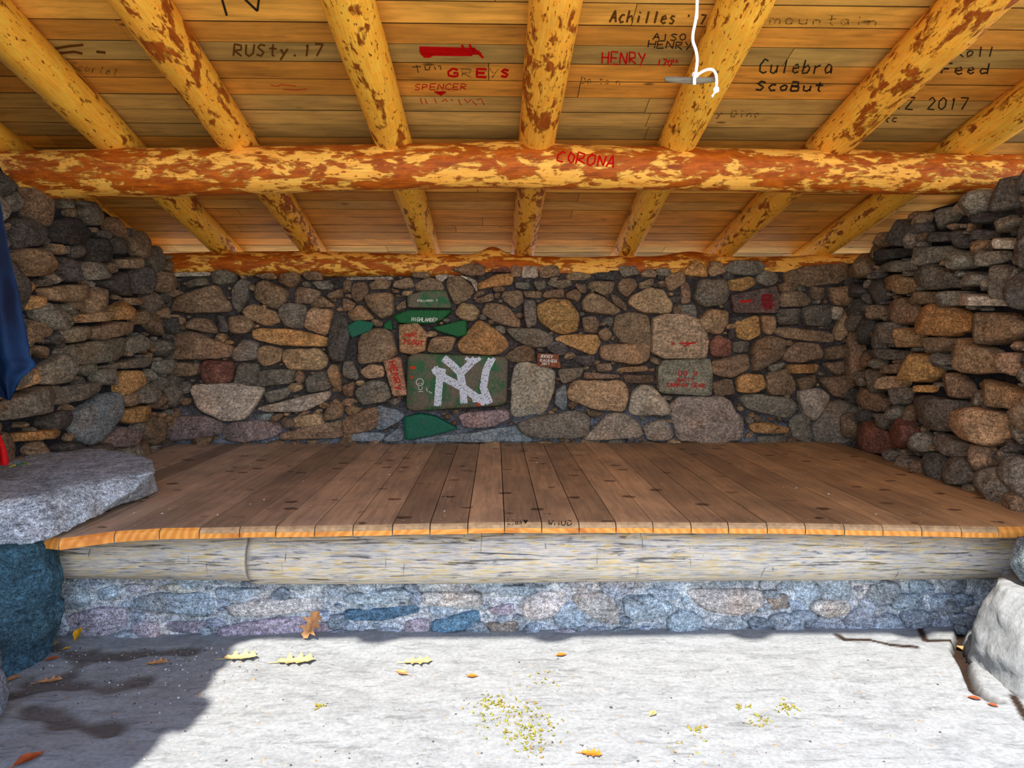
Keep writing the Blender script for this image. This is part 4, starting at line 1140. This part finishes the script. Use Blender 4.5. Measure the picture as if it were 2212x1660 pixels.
# dark upright stone under the slab
M_DARK = mat_stone('blue_black_stone', 1.2)
up_ = [tuple(p) for p in ((-2.26, 2.94), (-2.16, 2.90), (-2.02, 2.93), (-1.99, 3.06), (-2.02, 3.22), (-2.26, 3.24))]
lo_ = [tuple(p) for p in ((-2.34, 2.88), (-2.22, 2.86), (-2.13, 2.95), (-2.09, 3.12), (-2.13, 3.28), (-2.34, 3.28))]
rock('upright_stone', up_, lo_, M_DARK, lin((58, 88, 104)), .622, -.02, 9.0, amp=.032, n=90, rings=24,
     label='dark blue-grey upright stone carrying the bench slab', category='stone')
def boulder(c, sz, rot, seed, mat, col, name, amp=.10, **p):
    V = []; F = []; nu, nv = 36, 22; R = Matrix.Rotation(rot, 3, 'Z')
    for j in range(nv+1):
        ph = math.pi*j/nv
        for i in range(nu):
            t = 2*math.pi*i/nu; d = Vector((math.sin(ph)*math.cos(t), math.sin(ph)*math.sin(t), math.cos(ph)))
            e = Vector([math.copysign(abs(q)**.72, q) for q in d])
            e *= 1+amp*noise.noise(d*1.7+Vector((seed, 0, 0)))+amp*.5*noise.noise(d*4+Vector((0, seed, 0)))+amp*.15*noise.noise(d*12+Vector((0, seed, 0)))
            V.append(Vector(c)+R @ Vector((e.x*sz[0], e.y*sz[1], e.z*sz[2])))
    for j in range(nv):
        for i in range(nu): F.append((j*nu+i, (j+1)*nu+i, (j+1)*nu+(i+1) % nu, j*nu+(i+1) % nu))
    return obj(name, V, F, mat, None, [col]*len(V), **p)
boulder((-2.20, 2.735, .13), (.16, .12, .16), .2, 3, M_DARK, lin((84, 100, 114)), 'boulder', label='rounded blue-grey rock at the left edge below the bench', category='rock')
boulder((-2.06, 2.56, .10), (.16, .13, .13), .5, 5, M_SLAB, lin((124, 134, 150)), 'boulder', label='lowest grey rock at the left edge, sitting on the ground', category='rock')
# right hand seat
rt = [(2.32, 2.88), (2.42, 2.78), (2.75, 2.72), (2.76, 3.05), (2.45, 3.06), (2.34, 2.98)]
rock('bench_slab', rt, [(x+.03 if x < 2.5 else x, y) for x, y in rt], M_SLAB, lin((128, 142, 148)), .575, .392, 14.0, amp=.016, n=90,
     label='pale rough seat slab cut by the right frame edge', category='stone slab')
bt = [(2.25, 2.86), (2.29, 2.70), (2.44, 2.60), (2.72, 2.45), (2.75, 3.12), (2.46, 3.14), (2.31, 3.06)]
bb = [(2.16, 2.80), (2.20, 2.58), (2.32, 2.38), (2.72, 2.20), (2.75, 3.16), (2.42, 3.18), (2.22, 3.10)]
rock('boulder', bt, bb, M_FLOOR, lin((136, 140, 142)), .375, -.02, 17.0, amp=.02, n=100, rings=18, topamp=.2,
     label='large sunlit boulder at the right under the seat slab', category='rock')

# ------------------------------------------------------------------ hanging cord with stick
YH = 1.80
H = lambda u, v, dy=0: py(u, v, YH+dy)
white = mat_flat('white_cord', lin((240, 240, 242)), .6, .06, 300)
hang = empty('hanging_rope', H(1503, 160), label='white cord hanging from the roof in front of the rafters', category='cord')
def rel(o, root): o.location = -root.location
topz = RB(YH)+OFF-.002
mb = MB(); p = H(1506, 0)
path = [Vector((p.x+.012, YH, topz)), Vector((p.x+.008, YH, (topz+p.z)/2)), H(1506, 0), H(1505, 25), H(1502, 48), H(1497, 72), H(1497, 90), H(1503, 108), H(1506, 128), H(1504, 150), H(1502, 163)]
tube(mb, smoothpath(path, 5), .0040, 10)
o = mb.build('line', white, hang); rel(o, hang)
mb = MB(); tube(mb, smoothpath([H(1505, 163, -.004), H(1517, 155, -.01), H(1530, 150, -.012), H(1541, 152, -.012), H(1547, 163, -.012), H(1548, 178, -.012), H(1547, 192, -.012)], 5), .0036, 10)
o = mb.build('line_tail', white, hang); rel(o, hang)
def ball(mb, c, r, n=12, sq=(1, 1, 1)):
    V = []; F = []
    for j in range(n+1):
        for i in range(n):
            a = math.pi*j/n; t = 2*math.pi*i/n
            q = 1+.12*math.sin(3*t+j); V.append((c[0]+r*q*sq[0]*math.sin(a)*math.cos(t), c[1]+r*q*sq[1]*math.sin(a)*math.sin(t), c[2]+r*sq[2]*math.cos(a)))
    for j in range(n):
        for i in range(n): F.append((j*n+i, (j+1)*n+i, (j+1)*n+(i+1) % n, j*n+(i+1) % n))
    mb.add(V, F)
mb = MB(); ball(mb, H(1502, 162, -.006), .0085); tube(mb, [H(1501, 160, -.012), H(1500, 172, -.014), H(1500, 183, -.012)], .0042)
o = mb.build('knot', white, hang); rel(o, hang)
mb = MB(); ball(mb, H(1547, 194, -.012), .0078); tube(mb, [H(1545, 198, -.012), H(1541, 204, -.012), H(1538, 209, -.012)], [.003, .0022, .0036])
o = mb.build('end_knot', white, hang); rel(o, hang)
k = NT('grey_stick_wood', .8, .2); kv = k.map((4, 30, 30)); M_STICK = k.out(k.ramp(k.noise(kv, 3, 5), [(.3, lin((66, 58, 46))), (.6, lin((112, 104, 88)))]))
mb = MB(); tube(mb, [H(1435, 171), H(1438, 171), H(1460, 172.5), H(1500, 175), H(1545, 172), H(1546, 172)], [.003, .0068, .0078, .0086, .0062, .003], 12)
st = mb.build('toggle_stick', M_STICK, None, label='short grey stick tied crosswise to the end of the white cord', category='stick')

# ------------------------------------------------------------------ blue cloth at the left, red strap
k = NT('navy_cloth', .75, .25); kv = k.map((1, 1, .25)); kn = k.noise(kv, 9, 4, .6, .6)
kc = k.ramp(kn, [(.3, lin((14, 28, 58))), (.55, lin((20, 50, 92))), (.75, lin((36, 76, 122)))]); k.bump(kn, .5, .02); M_CLOTH = k.out(kc)
YC = 3.32
edge = [(-60, 16), (-58, 160), (-40, 330), (-15, 390), (2, 440), (12, 500), (26, 570), (40, 630), (54, 700), (62, 740), (66, 770), (78, 790), (50, 815), (36, 838), (22, 866)]
left = [(-66, 16), (-68, 160), (-76, 320), (-80, 390), (-95, 440), (-110, 500), (-125, 570), (-130, 630), (-132, 700), (-130, 740), (-125, 770), (-110, 790), (-70, 815), (-30, 840), (8, 862)]
NU = 30; V = []; F = []; E2 = smoothpath([(*e_, 0) for e_ in edge], 5); L2 = smoothpath([(*e_, 0) for e_ in left], 5)
for s_ in (0, 1):
    for j, (a, b) in enumerate(zip(L2, E2)):
        for i in range(NU+1):
            t = i/NU; u = a.x+(b.x-a.x)*t; v = a.y+(b.y-a.y)*t
            fold = .030*math.sin(t*13+j*.03)+.02*math.sin(t*5+j*.06)+.02*noise.noise((t*4, j*.08, 2)); belly = -.05*math.sin(math.pi*t)*math.sin(math.pi*min(1, j/len(L2)))
            V.append(py(u, v, YC+fold+belly+s_*(.006+.035*math.sin(math.pi*t))))
m_ = len(L2)*(NU+1)
for s_ in (0, 1):
    for j in range(len(L2)-1):
        for i in range(NU):
            a = s_*m_+j*(NU+1)+i; q = (a, a+1, a+NU+2, a+NU+1); F.append(q if not s_ else q[::-1])
for j in range(len(L2)-1):
    for i in (0, NU):
        a = j*(NU+1)+i; F.append((a, a+NU+1, m_+a+NU+1, m_+a))
for i in range(NU):
    a = i; F.append((a, a+1, m_+a+1, m_+a)); a = (len(L2)-1)*(NU+1)+i; F.append((a, a+1, m_+a+1, m_+a))
obj('hanging_tarp', V, F, M_CLOTH, label='dark blue cloth hanging in folds at the left edge before the stones', category='cloth')
mb = MB()
pts = [py(-8, 925, 3.62), py(-3, 945, 3.61), py(3, 962, 3.60), py(7, 978, 3.60), py(9, 994, 3.60), py(8, 1004, 3.60)]
tube(mb, smoothpath(pts, 4), [.008+.014*(i/20) for i in range(21)], 10)
mb.build('red_strap', mat_flat('red_cloth', lin((214, 18, 22)), .6), None, label='red cloth strap end at the back of the bench slab, cut by the left edge', category='strap')
# yellow green band on the slab
slab_b = bvh(slab)
def onslab(u, v, l=.004):
    d = ray(u, v).normalized(); q = slab_b.ray_cast(EYE, d)[0]; return (q if q is not None else pz(u, v, .8))+Vector((0, 0, l))
band = empty('hair_band', onslab(40, 1007), label='thin yellow and green band lying on the bench slab', category='band')
pth = smoothpath([onslab(20, 1012), onslab(27, 1008), onslab(38, 1006), onslab(48, 1003), onslab(56, 1002), onslab(62, 1005)], 6)
for a, b, c_, nme in ((0, 11, (206, 206, 60), 'yellow_length'), (11, 21, (0, 140, 96), 'green_length'), (21, 31, (206, 206, 60), 'yellow_length')):
    mb = MB(); tube(mb, pth[a:b], .0035, 8); o = mb.build(nme, mat_flat(nme+'_cloth', lin(c_), .6, .1), band); rel(o, band)

# ------------------------------------------------------------------ leaves, moss, grit
fl_b = bvh(floor)
def onfloor(u, v):
    d = ray(u, v).normalized(); q = fl_b.ray_cast(EYE, d)[0]; return q if q is not None else pz(u, v, 0)
def leaf_mesh(kind, seed, size, curl):
    r_ = random.Random(seed)
    if kind == 'oak': half = [(0, 0), (.08, .12), (.22, .10), (.30, .30), (.38, .13), (.50, .16), (.58, .36), (.66, .15), (.76, .16), (.84, .26), (.90, .10), (1, 0)]
    else: half = [(0, 0), (.15, .12), (.35, .26), (.55, .28), (.75, .18), (.9, .07), (1, 0)]
    n = len(half); V = []; F = []
    for lay in (0, 1):
        for (x, y_) in half:
            for s_ in (-1, 0, 1):
                yy = y_*s_*(1+r_.uniform(-.15, .15)); z = curl*abs(yy)*1.3+curl*.35*(x-.5)**2*2-.0 + (.010 if lay else 0)
                V.append((x*size-size/2, yy*size, z*size))
        b = lay*n*3
        for i in range(n-1):
            for s_ in (0, 1):
                q = (b+i*3+s_, b+i*3+s_+1, b+(i+1)*3+s_+1, b+(i+1)*3+s_); F.append(q if lay else q[::-1])
    for i in range(n-1):
        for s_ in (0, 2):
            a = i*3+s_; F.append((a, a+3, n*3+a+3, n*3+a))
    tube_m = MB(); tube_m.v = V; tube_m.f = F; tube_m.c = [(1, 1, 1)]*len(V); tube_m.m = [0]*len(F)
    tube(tube_m, [(-size*.75, 0, .002), (-size*.5, 0, .003), (size*.4, 0, .004)], [size*.012, size*.016, size*.008], 6)
    return tube_m
lm = {c: mat_flat('leaf_'+c, lin(v), .6, .35, 40) for c, v in {'yellow': (206, 150, 20), 'tan': (176, 128, 84), 'ochre': (180, 158, 108), 'rust': (150, 72, 36), 'orange': (196, 112, 30)}.items()}
leaves = [
 (174, 1396, 'oval', 'yellow', .075, .7, 1.2, 'curled golden leaf standing against the stone base at the left', .5),
 (144, 1404, 'oval', 'yellow', .035, .4, .6, 'tiny yellow leaf left of the curled golden leaf', .0),
 (120, 1393, 'oval', 'ochre', .05, .3, 2.0, 'small ochre leaf in the corner beside the dark upright stone', .0),
 (341, 1436, 'oak', 'tan', .09, .3, .2, 'pale tan lobed leaf on the shaded flagstone', .0),
 (108, 1475, 'oak', 'tan', .095, .3, .3, 'tan leaf between the two shaded flagstones', .0),
 (30, 1470, 'oval', 'tan', .06, .4, 1.0, 'brownish leaf beside the left edge rocks', .0),
 (113, 1427, 'oval', 'rust', .06, .3, .6, 'thin brown leaf below the upright stone', .0),
 (62, 1645, 'oval', 'rust', .10, .3, 1.0, 'long rusty leaf at the bottom left corner', .0),
 (520, 1425, 'oak', 'ochre', .15, .3, .1, 'ochre oak leaf on the edge of the sunlit ground', .0),
 (640, 1432, 'oak', 'ochre', .17, .25, .1, 'largest ochre oak leaf, lying flat below the base', .0),
 (675, 1375, 'oak', 'tan', .15, .4, 1.3, 'oak leaf leaning on the stone base', .9),
 (903, 1433, 'oak', 'ochre', .13, .2, .1, 'flat ochre leaf right of the oak leaves', .0),
 (868, 1457, 'oval', 'tan', .07, .3, 2.6, 'small tan leaf just below the flat ochre leaf', .0),
 (1020, 1464, 'oval', 'orange', .05, .3, .0, 'little orange leaf at the centre of the sunlit ground', .0),
 (1212, 1418, 'oval', 'orange', .055, .3, .2, 'little orange leaf near the stone base right of centre', .0),
 (1278, 1633, 'oak', 'orange', .075, .3, -.2, 'orange brown leaf nearest the bottom edge', .0),
 (1410, 1545, 'oval', 'ochre', .05, .3, .9, 'small ochre leaf right of the moss', .0),
 (2105, 1512, 'oval', 'rust', .05, .3, -.5, 'brown leaf beside the right hand crevice', .0),
 (2145, 1527, 'oval', 'rust', .04, .3, -.7, 'smaller brown leaf right below the crevice end', .0),
 (2076, 1405, 'oval', 'tan', .06, .5, 1.6, 'tan leaf wedged in the right hand crevice', .0)]
for i, (u, v, kd, c, s, curl, rz, lab, tilt) in enumerate(leaves):
    q = onfloor(u, v); m_ = leaf_mesh(kd, i, s, curl)
    o = m_.build('dry_leaf', lm[c], None, smooth=False, label=lab, category='leaf', group='fallen leaves on the ground')
    if tilt > 0:
        q = py(u, v, YF-.09); o.rotation_euler = (0, 0, 0)
        o.location = (q.x, q.y, s*.40); o.rotation_euler = (math.radians(65*min(1, tilt*1.5)), math.radians(-60), rz*.2)
        o.location.z = s*.52
    else:
        o.location = (q.x, q.y, q.z+.004); o.rotation_euler = (0, 0, rz)
r = random.Random(44); mb = MB()
for (u, v, ru, rv, n) in ((1120, 1550, 80, 45, 130), (1060, 1520, 50, 20, 50), (1150, 1600, 45, 30, 60), (690, 1528, 14, 6, 14), (1700, 1530, 22, 16, 26), (1645, 1560, 30, 14, 22), (1500, 1575, 20, 10, 14), (1180, 1470, 50, 20, 16), (1600, 1530, 24, 8, 12), (1500, 1600, 60, 30, 12)):
    for _ in range(n):
        p = onfloor(u+r.gauss(0, ru/2), v+r.gauss(0, rv/2)); s = r.uniform(.003, .008)
        for q in range(2):
            a = r.uniform(0, 6.3); b_ = r.uniform(.3, 1.0)
            tip = p+Vector((math.cos(a)*s*1.6, math.sin(a)*s*1.6, s*b_*1.6))
            tube(mb, [p-Vector((0, 0, .002)), (p+tip)/2+Vector((0, 0, s*.3)), tip], [s*.45, s*.35, s*.1], 5, lin(r.choice([(150, 148, 60), (120, 122, 52), (134, 110, 56)])))
k = NT('moss_green', .9, .1); M_MOSS = k.out(k.attr())
mb.build('moss', M_MOSS, kind='stuff', label='sparse yellow green moss tufts on the sunlit ground', category='moss')
mb = MB()
for _ in range(1100):
    if r.random() < .5: u = r.uniform(20, 560); v = 1400+abs(r.gauss(0, 60))
    else: u = r.uniform(250, 2050); v = r.uniform(1400, 1655)
    p = onfloor(u, v); chip(mb, p, abs(r.gauss(.002, .0018))+.0012, r, lin(r.choice([(70, 66, 64), (110, 110, 112), (150, 120, 90), (176, 184, 190)])), .6)
mb.build('grit', M_MOSS, kind='stuff', label='fine grit and crumbs strewn over the ground before the platform', category='grit')
